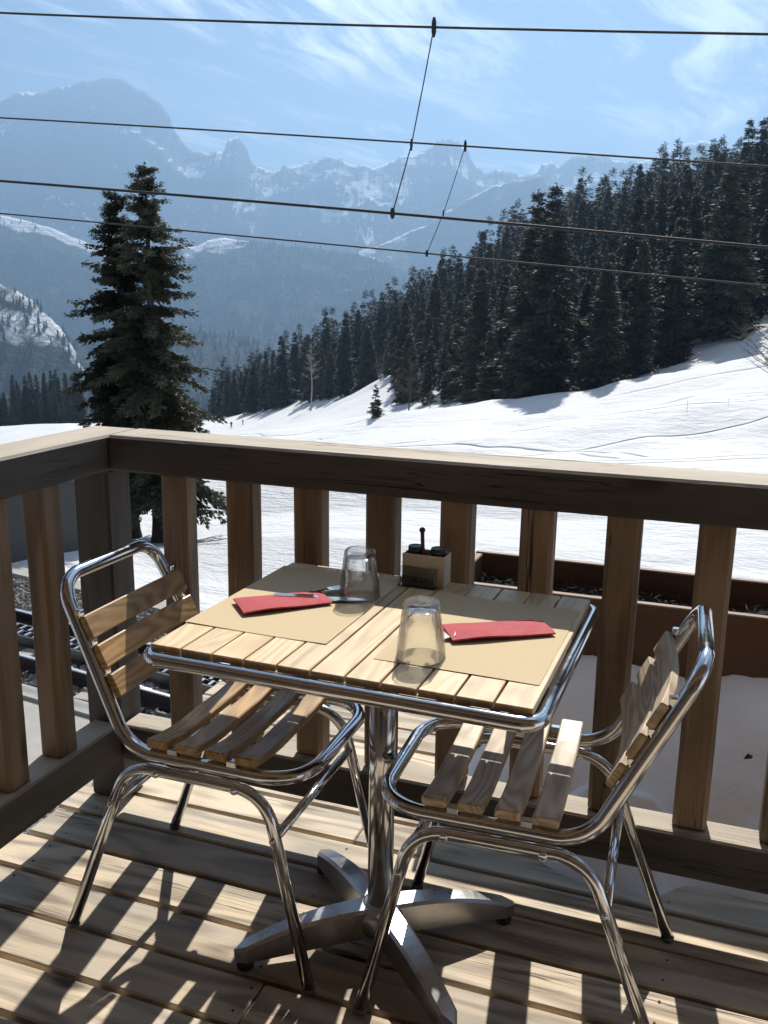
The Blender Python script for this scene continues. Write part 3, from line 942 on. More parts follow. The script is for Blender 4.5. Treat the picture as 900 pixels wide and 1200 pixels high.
def build_forest():
    g = np.random.default_rng(5)
    pts = []
    # a ragged first row along the forest edge
    for (a, b) in zip(EDGE[:-1], EDGE[1:]):
        a, b = np.array(a), np.array(b)
        n = max(1, int(np.linalg.norm(b - a) / 5.6))
        for k in range(n):
            p = a + (b - a) * (k + g.random() * .8) / n
            pts.append((p[0] + g.normal() * .8, p[1] + abs(g.normal()) * 2.0))
    keep = list(pts)
    cx = g.uniform(-180, 110, 9000); cyy = g.uniform(80, 330, 9000)
    ok = inside(cx, cyy, POLY)
    cx, cyy = cx[ok], cyy[ok]
    arr = np.array(keep)
    for x, y in zip(cx, cyy):
        r = math.hypot(x - 1.4, y + 1.9)
        md = 3.7 + r * .005
        if np.min((arr[:, 0] - x) ** 2 + (arr[:, 1] - y) ** 2) > md * md:
            arr = np.vstack([arr, (x, y)])
        if len(arr) > 1500: break
    r = np.hypot(arr[:, 0] - 1.4, arr[:, 1] + 1.9)
    head = np.degrees(np.arctan2(arr[:, 0] - 1.4, arr[:, 1] + 1.9))
    inview = (head > -46) & (head < 8)
    # ranking: how much of a tree shows over the row in front (near edge or high up)
    gap = np.array([min((x - ex) ** 2 + (y - ey) ** 2 for ex, ey in EDGE) ** .5 for x, y in arr])
    score = gap * .8 + r * .45 + np.where(inview, 0, 500)
    order = np.argsort(score)
    near, rest = order[:270], order[270:]
    for i in near:
        x, y = arr[i]
        H = g.uniform(.66, .98)
        if gap[i] < 6: H *= g.choice([.98, .94, .85, .7, .5])
        elif gap[i] < 30: H *= .92
        if -75 < x < -28 and gap[i] < 25: H *= .8
        place_tree(x, y, H, int(g.integers(0, len(VAR))), 'dark spruce standing in the dense forest on the snowy slope', 'spruces of the forest on the slope', g.uniform(1.3, 1.75) if gap[i] < 7 else g.uniform(1.15, 1.45))
    Vs, Fs, off = [], [], 0
    for i in rest:
        if len(Fs) > 760: break
        x, y = arr[i]
        V, F, H = LOW[int(g.integers(0, 3))]
        a = g.random() * 6.28; s = g.uniform(.72, 1.02)
        c, sn = math.cos(a), math.sin(a)
        W = np.stack([V[:, 0] * c - V[:, 1] * sn, V[:, 0] * sn + V[:, 1] * c, V[:, 2]], -1) * np.array([s * 1.35, s * 1.35, s]) + np.array([x, y, gz(x, y)])
        Vs.append(W); Fs.append(F + off); off += len(W)
    o = add('background_forest', np_mesh('background_forest', np.vstack(Vs), np.vstack(Fs), M['needles_far']))
    tag(o, 'dense mass of spruces higher up behind the forest edge', 'forest', kind='stuff')
    # dark row of trees down at the left beyond the brow of the snowfield
    for k in range(80):
        x = -250 + k * .78 + g.normal() * 1.2
        y = 262 + (x + 200) * .35 + g.uniform(0, 26)
        root = place_tree(x, y, g.uniform(.65, 1.0), int(g.integers(0, len(VAR))), 'dark spruce in the row beyond the brow of the snowfield', 'spruces beyond the snow brow')


build_forest()


def small_things_outside():
    # lone young spruce on the snowfield
    (V, F), (TV, TF) = spruce(77, 3.0, .85, 60, 7, 8, .30, .06, crown0=.06, droop=.25, gaps=.2)
    x, y = -28.07, 77.85
    r = empty('young_spruce', (x, y, gz(x, y)))
    tag(r, 'small young spruce alone on the open snowfield', 'tree')
    add('crown', np_mesh('crown', V, F, M['needles']), r); add('trunk', np_mesh('trunk', TV, TF, M['bark'], True), r)
    (V, F), (TV, TF) = spruce(78, 1.1, .35, 26, 5, 7, .16, .03, crown0=.06, droop=.2)
    for (x, y) in [(-62.0, 74.0)]:
        r = empty('spruce_seedling', (x, y, gz(x, y)))
        tag(r, 'tiny spruce seedling poking out of the snow left of the twin-topped spruce', 'tree')
        add('crown', np_mesh('crown', V, F, M['needles']), r); add('trunk', np_mesh('trunk', TV, TF, M['bark'], True), r)


def bare_tree(name, x, y, H, label, mat, n=60, spread=.28, tr=.11, low=.3, seed=1, cat='tree'):
    g = random.Random(seed)
    root = empty(name, (x, y, gz(x, y) - .05))
    tag(root, label, cat)
    pts = [Vector((0, 0, 0)), Vector((.02 * H, .01 * H, H * .35)), Vector((.0, .02 * H, H * .7)), Vector((.01 * H, 0, H))]
    add('trunk', tube_mesh('trunk', pts, [tr, tr * .8, tr * .5, tr * .12], mat, ns=7), root)
    V, Fc = [], []
    def stick(a, b, r0, r1):
        d = (b - a).normalized(); u = d.orthogonal().normalized(); w = d.cross(u)
        o = len(V)
        for p, r in ((a, r0), (b, r1)):
            for k in range(3):
                an = 2.094 * k
                V.append(p + u * (math.cos(an) * r) + w * (math.sin(an) * r))
        for k in range(3): Fc.append((o + k, o + (k + 1) % 3, o + 3 + (k + 1) % 3, o + 3 + k))
    for k in range(n):
        t = g.uniform(low, .97); a = g.uniform(0, 6.28)
        p = Vector((.01 * H, .01 * H, H * t))
        L = H * spread * (1.15 - t) * g.uniform(.6, 1.2)
        q = p + Vector((math.cos(a) * L, math.sin(a) * L, L * g.uniform(.3, 1.0)))
        stick(p, q, tr * .35 * (1.1 - t), tr * .12)
        for _ in range(9):
            s = g.uniform(.25, 1); b = p.lerp(q, s); a2 = g.uniform(0, 6.28); l2 = L * g.uniform(.25, .5)
            e = b + Vector((math.cos(a2) * l2, math.sin(a2) * l2, l2 * g.uniform(.1, .9)))
            stick(b, e, tr * .12, tr * .05)
    add('crown', mesh_data('crown', V, Fc, mat), root)


small_things_outside()
bare_tree('bare_birch', -88.0, 196.0, 16, 'pale leafless birch standing against the dark forest edge', M['birch'], 46, .2, .2, .45, 3)
bare_tree('bare_larch', -66.0, 183.0, 6.5, 'low leafless bush at the snowy gap in the forest edge', M['shrub'], 40, .5, .09, .1, 4)
bare_tree('bare_larch', -40.2, 124.5, 9.5, 'thin leafless larch at the tip of the projecting forest edge', M['shrub'], 60, .3, .12, .1, 5)
bare_tree('bare_larch', 5.0, 62.0, 5.6, 'leafless pale shrub on the bright slope below the high forest', M['shrub'], 60, .55, .09, .12, 6)
bare_tree('bare_larch', -35.5, 119.5, 2.6, 'low leafless scrub on the snow before the projecting forest edge', M['shrub'], 40, .6, .05, .1, 7)
bare_tree('dry_stalk', .3, 38.3, .55, 'dry bent stalk sticking out of the snow drift', M['shrub'], 7, .3, .008, .3, 8, 'plant')
bare_tree('dry_stalk', 1.9, 39.2, .38, 'short dry stalk poking from the snow beside the bent one', M['shrub'], 5, .3, .007, .3, 9, 'plant')


# two skiers far out on the field
def skier(x, y, rz, label):
    pts = [(0, 0, .92), (0, 0, 1.18), (0, 0, 1.42), (0, 0, 1.52), (0, .02, 1.66), (.10, 0, .88), (.12, .05, .50), (.12, 0, .06), (.12, .16, .03), (-.10, 0, .88), (-.12, .05, .50), (-.12, 0, .06), (-.12, .16, .03), (.20, 0, 1.40), (.30, .04, 1.14), (.30, .22, 1.0), (-.20, 0, 1.40), (-.30, .04, 1.14), (-.30, .22, 1.0)]
    ed = [(0, 1), (1, 2), (2, 3), (3, 4), (0, 5), (5, 6), (6, 7), (7, 8), (0, 9), (9, 10), (10, 11), (11, 12), (2, 13), (13, 14), (14, 15), (2, 16), (16, 17), (17, 18)]
    rad = [.17, .17, .16, .07, .12, .11, .085, .07, .05, .11, .085, .07, .05, .085, .065, .05, .085, .065, .05]
    me = bpy.data.meshes.new('person')
    me.from_pydata(pts, ed, [])
    me.materials.append(M['cloth_dark'])
    o = add('person', me)
    o.location = (x, y, gz(x, y)); o.rotation_euler = (0, 0, rz)
    md = o.modifiers.new('skin', 'SKIN'); md.use_smooth_shade = True
    for i, r in enumerate(rad):
        me.skin_vertices[0].data[i].radius = (r, r)
        me.skin_vertices[0].data[i].use_root = (i == 0)
    s = o.modifiers.new('sub', 'SUBSURF'); s.levels = 1; s.render_levels = 1
    tag(o, label, 'person', 'skiers on the snowfield')


skier(-110.84, 198.9, .4, 'distant person in dark clothes standing on the snowfield before the forest')
skier(-109.0, 201.5, 2.2, 'distant person in dark clothes standing on the snowfield before the forest')

# ------------------------------------------------------------------ railway
def railway():
    root = empty('railway_track', (0, 0, 0))
    tag(root, kind='structure')
    x0, x1 = -14.0, 2.5
    def pz(x, dz=0.0): return float(track_z(x)) + dz
    def longbar(name, y, prof, mat, parent, z=0.0):
        V, Fc = [], []
        k = len(prof)
        for x in (x0, x1):
            for (py, pzz) in prof: V.append((x, y + py, pz(x, z) + pzz))
        for j in range(k): Fc.append((j, (j + 1) % k, k + (j + 1) % k, k + j))
        Fc.append(tuple(range(k - 1, -1, -1))); Fc.append(tuple(range(k, 2 * k)))
        return add(name, mesh_data(name, V, Fc, mat), parent)
    railp = [(-.06, 0), (.06, 0), (.06, .015), (.012, .03), (.012, .10), (.032, .112), (.032, .138), (-.032, .138), (-.032, .112), (-.012, .10), (-.012, .03), (-.06, .015)]
    for y in (6.05, 7.08):
        r = longbar('rail', y, railp, M['rail_steel'], root, .10)
        longbar('rail_head', y, [(-.028, 0), (.028, 0), (.022, .008), (-.022, .008)], M['rail_top'], r, .239)
    # ladder rack: two cheeks and the bars between them
    rk = longbar('rack_cheek', 6.50, [(-.015, 0), (.015, 0), (.015, .13), (-.015, .13)], M['black_metal'], root, .10)
    longbar('rack_cheek', 6.78, [(-.015, 0), (.015, 0), (.015, .13), (-.015, .13)], M['black_metal'], root, .10)
    longbar('rack_cheek', 6.64, [(-.01, 0), (.01, 0), (.01, .12), (-.01, .12)], M['black_metal'], root, .10)
    V, Fc = [], []
    x = x0 + .5
    i = 0
    while x < x1 - .5:
        for (ya, yb, o) in ((6.515, 6.63, 0), (6.65, 6.765, .06)):
            b = len(V)
            for (dx, dz) in ((-.024, .08), (.024, .08), (.018, .136), (-.018, .136)):
                V.append((x + o + dx, ya, pz(x + o, .10) + dz)); V.append((x + o + dx, yb, pz(x + o, .10) + dz))
            for (p, q) in ((0, 2), (2, 4), (4, 6), (6, 0)): Fc.append((b + p, b + q, b + q + 1, b + p + 1))
            Fc.append((b, b + 6, b + 4, b + 2)); Fc.append((b + 1, b + 3, b + 5, b + 7))
        x += .12
    t = add('rack_teeth', mesh_data('rack_teeth', V, Fc, M['rail_top']), root)
    t['kind'] = 'stuff'
    me = None
    k = 0
    x = -11.0
    while x < 1.5:
        o = beam('sleeper', (x, 5.72, pz(x, .055)), (x, 7.42, pz(x, .055)), .20, .10, M['black_metal'] if k % 2 else M['concrete'], root, bev=.012, nx=1)
        x += .62; k += 1
    # lumps of snow left between the rails
    for k, x in enumerate((-6.6, -5.45, -4.55, -3.7, -2.6)):
        V, Fc = [], []
        nx, ny = 9, 7
        for a in range(nx):
            for b in range(ny):
                u, w = a / (nx - 1) * 2 - 1, b / (ny - 1) * 2 - 1
                h = max(0, 1 - abs(u) ** 3) * max(0, 1 - abs(w) ** 3) * (.13 + .05 * math.sin(7 * u + k) + .03 * math.sin(5 * w + 2 * k))
                xx = x + u * .36
                V.append((xx, 6.22 + w * .13, pz(xx, .04) + h))
        for a in range(nx - 1):
            for b in range(ny - 1):
                Fc.append((a * ny + b, (a + 1) * ny + b, (a + 1) * ny + b + 1, a * ny + b + 1))
        o = add('snow_patch', mesh_data('snow_patch', V, Fc, M['old_snow'], True))
        tag(o, 'small lump of leftover snow beside the near rail of the railway track', 'snow', 'snow lumps by the rail')


railway()


def stones(name, x0, x1, y0, y1, n, s0, s1, label, zfun, holes=()):
    g = np.random.default_rng(21)
    x = g.uniform(x0, x1, n); y = g.uniform(y0, y1, n)
    for (a, b) in holes:
        k = ~((y > a) & (y < b)); x, y = x[k], y[k]
    n = len(x)
    s = g.uniform(s0, s1, n)
    base = np.array([(1, 0, -.3), (.3, .95, -.4), (-.8, .6, -.3), (-.8, -.6, -.4), (.3, -.95, -.3), (.5, .3, .7), (-.5, .35, .75), (-.1, -.6, .7)], float)
    a = g.random(n) * 6.28
    V = base[None] * (s[:, None, None] * g.uniform(.65, 1.25, (n, 8, 3)))
    c, sn = np.cos(a)[:, None], np.sin(a)[:, None]
    X = V[..., 0] * c - V[..., 1] * sn + x[:, None]; Y = V[..., 0] * sn + V[..., 1] * c + y[:, None]
    Z = V[..., 2] + zfun(x)[:, None] + (s * .3 + g.random(n) * .045)[:, None]
    W = np.stack([X, Y, Z], -1).reshape(-1, 3)
    f = np.array([(0, 1, 5), (1, 6, 5), (1, 2, 6), (2, 3, 6), (3, 7, 6), (3, 4, 7), (4, 0, 7), (0, 5, 7), (5, 6, 7)])
    F = (np.arange(n)[:, None, None] * 8 + f[None]).reshape(-1, 3)
    o = add(name, np_mesh(name, W, F, M['stone']))
    tag(o, label, 'gravel', kind='stuff')


def outside_ground():
    # beds under the stones
    def slab(name, x0, x1, y0, y1, dz, mat, th=.3, label=None, cat=None):
        V = []
        for z in (dz - th, dz):
            for (x, y) in ((x0, y0), (x1, y0), (x1, y1), (x0, y1)): V.append((x, y, float(track_z(x)) + z))
        Fc = [(3, 2, 1, 0), (4, 5, 6, 7), (0, 1, 5, 4), (1, 2, 6, 5), (2, 3, 7, 6), (3, 0, 4, 7)]
        o = add(name, mesh_data(name, V, Fc, mat))
        tag(o, label, cat, kind='structure')
    slab('track_bed', -14, 2.5, 5.72, 8.42, .02, M['stone'])
    slab('pavement', -14, 2.5, 4.25, 5.50, .06, M['concrete'])
    slab('kerb', -14, 2.5, 5.504, 5.716, .10, M['concrete'])
    slab('kerb', -14, 2.5, 8.43, 8.72, .09, M['concrete'])
    slab('gravel_path', -14, 2.5, .8, 4.24, .015, M['stone'])
    stones('ballast', -9.5, -1.0, 5.74, 8.40, 9000, .022, .045, 'grey broken stone ballast around the rails', lambda x: track_z(x) + .02, ((6.0, 6.1), (6.48, 6.80), (7.03, 7.13)))
    stones('gravel', -5.6, -1.6, 1.4, 4.2, 6500, .014, .032, 'grey gravel on the ground beside the raised deck', lambda x: track_z(x) + .015)
    # low grey wall beyond the track
    r = empty('low_wall', (-8.45, 10.2, float(track_z(-8.45)) - .1), math.radians(90 - 14))
    tag(r, 'low dark grey wall with a paler end pillar beyond the railway', 'wall')
    add('wall_panel', box_mesh('wall_panel', 1.9, .22, 1.15, M['hut'], .02), r, Matrix.Translation((-.35, 0, 0)))
    add('end_pillar', box_mesh('end_pillar', .42, .30, 1.25, M['hut_light'], .02), r, Matrix.Translation((.815, 0, 0)))


outside_ground()


def overhead(y, zc, zm, xc_d, xm_d, rc, rm, label):
    """contact wire and carrier with a dropper; zc, zm list of (x,z)"""
    root = empty('overhead_line', (0, y, 0))
    tag(root, label, 'wire')
    def poly(pts):
        c = np.polyfit([p[0] for p in pts], [p[1] for p in pts], 2)
        return lambda x: float(np.polyval(c, x))
    fc, fm = poly(zc), poly(zm)
    xs = np.linspace(-40, 26, 60)
    add('contact_wire', tube_mesh('contact_wire', [(x, 0, fc(x)) for x in xs], rc, M['wire'], ns=6), root)
    add('carrier_wire', tube_mesh('carrier_wire', [(x, 0, fm(x)) for x in xs], rm, M['wire'], ns=6), root)
    a, b = Vector((xm_d, 0, fm(xm_d))), Vector((xc_d, 0, fc(xc_d)))
    mid = a.lerp(b, .62) + Vector((.035, 0, 0))
    d = add('dropper', tube_mesh('dropper', [a, a.lerp(b, .3) + Vector((.02, 0, 0)), mid, b], .006, M['wire'], ns=6), root)
    for p, L in ((a, .16), (b, .10)):
        add('clamp', lathe_mesh('clamp', [(.012, -L / 2), (.022, -L / 4), (.022, L / 4), (.012, L / 2)], M['wire'], 8), d, Matrix.Translation(p))
    add('clamp', lathe_mesh('clamp', [(.008, -.05), (.014, 0), (.008, .05)], M['wire'], 8), d, Matrix.Translation(mid))


def wz(y, obs):
    """sightings (heading, elevation in degrees) turned into heights of a wire that runs above y"""
    out = []
    for az, el in obs:
        D = (y - CP.y) / math.cos(math.radians(az))
        out.append((CP.x + D * math.sin(math.radians(az)), CP.z + D * math.tan(math.radians(el))))
    return out


overhead(6.6, wz(6.6, [(-41.47, 5.78), (-19.41, 4.72), (1.96, 2.86)]), wz(6.6, [(-40.83, 13.97), (-17.25, 14.52), (.85, 13.54)]), -1.59, -1.23, .0135, .0105, 'thick overhead railway wires nearest the deck, joined by a long slanting dropper')
overhead(12.0, wz(12.0, [(-41.6, 4.09), (-17.33, 2.46), (2.17, .79)]), wz(12.0, [(-41.22, 8.97), (-19.98, 8.69), (1.53, 7.09)]), CP.x + 13.87 * math.tan(math.radians(-17.33)), CP.x + 13.87 * math.tan(math.radians(-15.24)), .0125, .0135, 'thinner overhead railway wires farther out, joined by a short slanting dropper')

# ------------------------------------------------------------------ deck
def deck():
    root = empty('deck', (0, 0, 0))
    tag(root, kind='structure')
    pitch, s0 = .1268, -.336
    k = -18
    y = s0 + k * pitch
    while y < 1.35:
        segs = {0: [(-.16, 3.4)]}
        xe = -.16 + random.uniform(-.012, .012)
        cuts = [xe, 3.4]
        r = random.random()
        idx = round((y - s0) / pitch)
        joint = {3: .64, 2: 2.2, -2: .655, -1: 2.0, 0: 2.5, 1: 1.9, 4: 1.5, -3: 1.6}.get(idx, random.choice([.4, 1.2, 2.0, 2.8]))
        cuts = [xe, joint, 3.4]
        for a, b in zip(cuts[:-1], cuts[1:]):
            zt = -.014 + random.uniform(-.0012, .0012)
            beam('board', (a + .0015, y + pitch / 2, zt), (b - .0015, y + pitch / 2, zt), pitch - .0115, .028, M['deck'], root, bev=.0035, nx=3, wob=.0006)
        y += pitch
    add('gap_shade_sheet', box_mesh('gap_shade_sheet', 3.50, 3.96, .006, M['black_rubber'], .001), root, Matrix.Translation((1.60, -.62, -.0345)))  # black sheet added below the boards so their gaps look shaded
    scr = lathe_mesh('screw', [(.0028, -.001), (.0030, .0002), (.0022, .0007)], M['rail_steel'], 8, False)
    for k in range(-5, 5):
        for jx in (-.05, .62, 1.4):
            for dy in (.03, pitch - .03):
                o = add('screw', scr, root, Matrix.Translation((jx + random.gauss(0, .006) + (.02 if jx == .62 else 0), s0 + k * pitch + dy + random.gauss(0, .004), .0006)))
    for x in (-.05, .62, 1.4, 2.2, 3.0):
        beam('joist', (x, -2.6, -.114), (x, 1.36, -.114), .06, .155, M['baluster'], root, bev=.004, nx=1)
    for x in (-.05, 2.2):
        for y in (-2.2, 1.25):
            beam('support_post', (x, y, -.19), (x, y, -3.75), .14, .14, M['baluster'], root, bev=.008, nx=1)


deck()

# ------------------------------------------------------------------ railing
ZT, RH, RD = .995, .089, .137
ZB, BH, BD = .228, .102, .082


def railing():
    root = empty('wooden_railing', (0, 0, 0))
    tag(root, 'weathered wooden balustrade around the corner of the deck', 'railing')
    zc = ZT - RH / 2
    beam('top_rail', (.002, RD / 2, zc), (3.4, RD / 2, zc), RD, RH, M['rail'], root, bev=.006, nx=14, wob=.0018)
    beam('top_rail', (-RD / 2, -2.7, zc), (-RD / 2, RD, zc), RD, RH, M['rail'], root, bev=.006, nx=10, wob=.0018)
    zb = ZB - BH / 2
    beam('bottom_rail', (.002, BD / 2 - .004, zb), (3.4, BD / 2 - .004, zb), BD, BH, M['rail'], root, bev=.005, nx=10, wob=.0012)
    beam('bottom_rail', (-BD / 2 - .004, -2.7, zb), (-BD / 2 - .004, -.001, zb), BD, BH, M['rail'], root, bev=.005, nx=10, wob=.0012)
    h0, h1 = ZB - .004, ZT - RH + .004
    def post(name, x, y, w, d, a, b):
        beam(name, (x + random.gauss(0, .0015), y, a), (x + random.gauss(0, .0015), y + random.gauss(0, .001), b), d, w, M['baluster'], root, bev=.009, nx=4, wob=.0012, up=Vector((1, 0, 0)))
    for i in range(17):
        x = .1704 + i * .1789
        post('baluster', x, .019 + .032, .0705, .062, h0, h1)
    for i in range(14):
        y = -.185 - i * .168
        post('baluster', -.052, y, .062, .0705, h0, h1)
    # corner post goes down to the boards
    beam('corner_post', (-.056, .050, .001), (-.056, .050, ZT - RH - .002), .098, .104, M['rail'], root, bev=.006, nx=4, wob=.001, up=Vector((1, 0, 0)))
    for x in (2.3, 3.25):
        beam('foot_block', (x, .04, .001), (x, .04, ZB - BH - .001), .07, .09, M['baluster'], root, bev=.004, nx=1, up=Vector((1, 0, 0)))


railing()


def planter():
    x0, x1, y0, y1, h = .735, 3.0, .51, .85, .562
    root = empty('planter_box', ((x0 + x1) / 2, (y0 + y1) / 2, 0))
    tag(root, 'long brown wooden planter box with dark soil outside the railing', 'planter')
    t = .024
    cx, cyy = (x0 + x1) / 2, (y0 + y1) / 2
    def b(name, p0, p1, w, hh, **kw):
        o = beam(name, Vector(p0) - Vector((cx, cyy, 0)), Vector(p1) - Vector((cx, cyy, 0)), w, hh, M['planter'], root, bev=.003, nx=4, wob=.0015)
        return o
    for k in range(3):
        z = .002 + (k + .5) * h / 3
        b('side_board', (x0, y0 + t / 2, z), (x1, y0 + t / 2, z), t, h / 3 - .002)
        b('side_board', (x0, y1 - t / 2, z), (x1, y1 - t / 2, z), t, h / 3 - .002)
        b('end_board', (x0 + t / 2, y0 + t + .001, z), (x0 + t / 2, y1 - t - .001, z), t, h / 3 - .002)
        b('end_board', (x1 - t / 2, y0 + t + .001, z), (x1 - t / 2, y1 - t - .001, z), t, h / 3 - .002)
    nx, ny = 90, 18
    X, Y = np.meshgrid(np.linspace(x0 + t, x1 - t, nx), np.linspace(y0 + t, y1 - t, ny), indexing='ij')
    Z = .455 + .055 * fbm(X * 14, Y * 14, 4)
    i = np.arange(nx - 1)[:, None]; j = np.arange(ny - 1)[None]
    a = i * ny + j
    add('soil', np_mesh('soil', np.stack([X - cx, Y - cyy, Z], -1).reshape(-1, 3), np.stack([a, a + ny, a + ny + 1, a + 1], -1).reshape(-1, 4), M['soil'], True), root)
    # withered stems and leaves
    g = np.random.default_rng(3)
    Vs, Fs, off = [], [], 0
    n = 3800
    bx = g.uniform(x0 + .04, x1 - .04, n); by = g.uniform(y0 + .03, y1 - .03, n)
    ang = g.random(n) * 6.28; ln = g.uniform(.010, .045, n); wd = g.uniform(.0008, .0032, n)
    up = g.uniform(-.1, .6, n)
    d = unit(np.stack([np.cos(ang), np.sin(ang), up], -1))
    base = np.stack([bx - cx, by - cyy, .485 + .025 * g.random(n)], -1)
    V, F = spray_quads(base, d, unit(np.cross(d, g.normal(size=(n, 3)))), ln, wd)
    o = add('withered_leaves', np_mesh('withered_leaves', V, F, M['twig']), root)
    o['kind'] = 'stuff'
    add('dry_stem', tube_mesh('dry_stem', [(1.36 - cx, .60 - cyy, .515), (1.45 - cx, .60 - cyy, .525), (1.52 - cx, .585 - cyy, .522)], .004, M['shrub'], ns=6), root)


planter()


def snow_bank():
    nx, ny = 120, 46
    X, Y = np.meshgrid(np.linspace(.70, 3.35, nx), np.linspace(-.035, .515, ny), indexing='ij')
    t = np.clip((Y + .01) / .12, 0, 1)
    tongue = .09 * sstep(1.05, 1.2, X) * (1 - sstep(1.34, 1.46, X))
    prof = np.interp(Y - .05 * (fbm(X * 9, Y * 3, 3) - .5) * (Y < .25) + tongue * (Y < .22), [-.04, .14, .165, .20, .25, .30, .40, .50, .52], [-.05, -.03, .006, .045, .13, .205, .31, .375, .38])
    edge = sstep(.74, 1.12, X + (fbm(X * 6, Y * 6, 3) - .5) * .12 + (Y - .1) * .1)
    lip = 1.0
    Z = prof * edge * lip + (fbm(X * 9, Y * 9, 4) - .5) * .03 * edge * np.clip(Y * 6, 0, 1) + (fbm(X * 3.1 + 5, Y * 2, 3) - .45) * .11 * edge * np.clip((Y - .15) * 3, 0, 1)
    Z = np.where(edge < .02, -.02, Z)
    Z = np.minimum(Z, np.maximum(Y * 1.0 - .012, -.012))
    Z = np.where(Y < .05, -.03, Z)
    i = np.arange(nx - 1)[:, None]; j = np.arange(ny - 1)[None]
    a = i * ny + j
    o = add('snow_bank', np_mesh('snow_bank', np.stack([X, Y, Z - .004], -1).reshape(-1, 3), np.stack([a, a + ny, a + ny + 1, a + 1], -1).reshape(-1, 4), M['old_snow'], True))
    tag(o, 'bank of old snow heaped against the planter box under the railing', 'snow')
    # a dark speck of bark on the snow
    o = add('bark_chip', mesh_data('bark_chip', [(0, 0, 0), (.018, .004, .003), (.022, .012, .006), (.008, .014, .009), (.01, .006, .014)], [(0, 1, 4), (1, 2, 4), (2, 3, 4), (3, 0, 4), (0, 3, 2, 1)], M['bark']))
    o.location = (1.535, .30, .275)
    tag(o, 'small dark chip of bark lying on the snow bank', 'bark chip')


snow_bank()

# ------------------------------------------------------------------ chairs
def chair_proto():
    root = empty('chair', (0, 0, 0))
    ch = M['chrome']
    r = .0138
    loop = fillet([(-.285, -.160, .770), (-.285, .160, .770), (-.122, .186, .437), (.258, .186, .437), (.258, -.186, .437), (-.122, -.186, .437)], [.055, .055, .085, .085, .085, .085], True, 8)
    add('seat_and_back_tube', tube_mesh('seat_and_back_tube', loop, r, ch, True, 14), root)
    for s in (-1, 1):
        pts = fillet([(-.278, s * .200, .008), (-.125, s * .190, .407), (.185, s * .190, .407), (.278, s * .200, .008)], [0, .075, .075, 0], False, 8)
        lg = add('leg_frame', tube_mesh('leg_frame', pts, .0122, ch, False, 14), root)
        for x in (-.278, .278):
            add('foot_cap', lathe_mesh('foot_cap', [(.0115, 0), (.0134, .002), (.0136, .010), (.0125, .011)], M['foot_plastic'], 12), lg, Matrix.Translation((x, s * .2, 0)))
        for x in (-.05, .125):
            add('bolt', lathe_mesh('bolt', [(.0085, 0), (.0085, .004), (.005, .006)], M['steel'], 8), lg, Matrix.Translation((x, s * .2025, .407)) @ Matrix.Rotation(-s * math.pi / 2, 4, 'X'))
        for (x, z) in ((-.1595, .317), (.206, .317)):
            add('bolt', lathe_mesh('bolt', [(.006, 0), (.006, .004), (.003, .006)], M['steel'], 8), lg, Matrix.Translation((x, s * .2045, z)) @ Matrix.Rotation(-s * math.pi / 2, 4, 'X'))
    for x in (-.1595, .206):
        add('cross_bar', tube_mesh('cross_bar', [(x, -.188, .317), (x, .188, .317)], .0095, ch, False, 12), root)
    def seat_curve(t):
        u = 2 * t - 1
        return (0, -.013 * (1 - u * u) + .002 * math.cos(u * 6))
    for i in range(4):
        x = -.050 + i * .0655
        me = beam_mesh('seat_slat', .394, .0455, .018, M['slat_wood'], bev=.0025, nx=10, curve=seat_curve)
        add('seat_slat', me, root, Matrix.Translation((x, 0, .4655)) @ Matrix.Rotation(math.pi / 2, 4, 'Z'))
    for x in (-.0175, .1135):
        for s in (-1, 1):
            add('slat_bracket', box_mesh('slat_bracket', .022, .016, .012, M['steel'], .002), root, Matrix.Translation((x, s * .186, .449)))
    # back slats lie on the front of the raked tubes
    dirb = Vector((-.285 + .122, 0, .770 - .437)).normalized()
    nrm = Vector((dirb.z, 0, -dirb.x))
    def back_curve(t):
        u = 2 * t - 1
        return (0, -.016 * (1 - u * u))
    for dist in (.130, .1945, .259):
        c = Vector((-.122, 0, .437)) + dirb * dist + nrm * .0225
        m = Matrix(((0, dirb.x, nrm.x, c.x), (-1, dirb.y, nrm.y, c.y), (0, dirb.z, nrm.z, c.z), (0, 0, 0, 1)))
        me = beam_mesh('back_slat', .352, .050, .016, M['slat_wood'], bev=.0025, nx=10, curve=back_curve)
        add('back_slat', me, root, m)
        for s in (-1, 1):
            add('slat_bracket', box_mesh('slat_bracket', .018, .016, .012, M['steel'], .002), root, Matrix.Translation(c - nrm * .012 + Vector((0, s * .166, 0)) + dirb * .031))
    return root


def copy_tree(o, parent=None):
    c = o.copy()
    COL.objects.link(c)
    c.parent = parent
    for ch in list(o.children): copy_tree(ch, c)
    return c


chair = chair_proto()
chair2 = copy_tree(chair)
chair.location = (.470, -.262, .0015)
chair.rotation_euler = (0, 0, math.radians(0))
tag(chair, 'bistro chair with honey brown slats and its back to the corner post', 'chair', 'bistro chairs at the table')
chair2.location = (1.132, -.262, .0015)
chair2.rotation_euler = (0, 0, math.radians(180 + 2))
tag(chair2, 'bistro chair with paler weathered slats and its back toward the planter end', 'chair', 'bistro chairs at the table')
for c in chair2.children:
    if c.name.split('.')[0] in ('seat_slat', 'back_slat'):
        c.data = c.data.copy()
        c.data.materials[0] = M['slat_grey']

# ------------------------------------------------------------------ table
TX, TY, TYAW = .846, -.306, -.022
TW, TD, TZ = .684, .556, .735


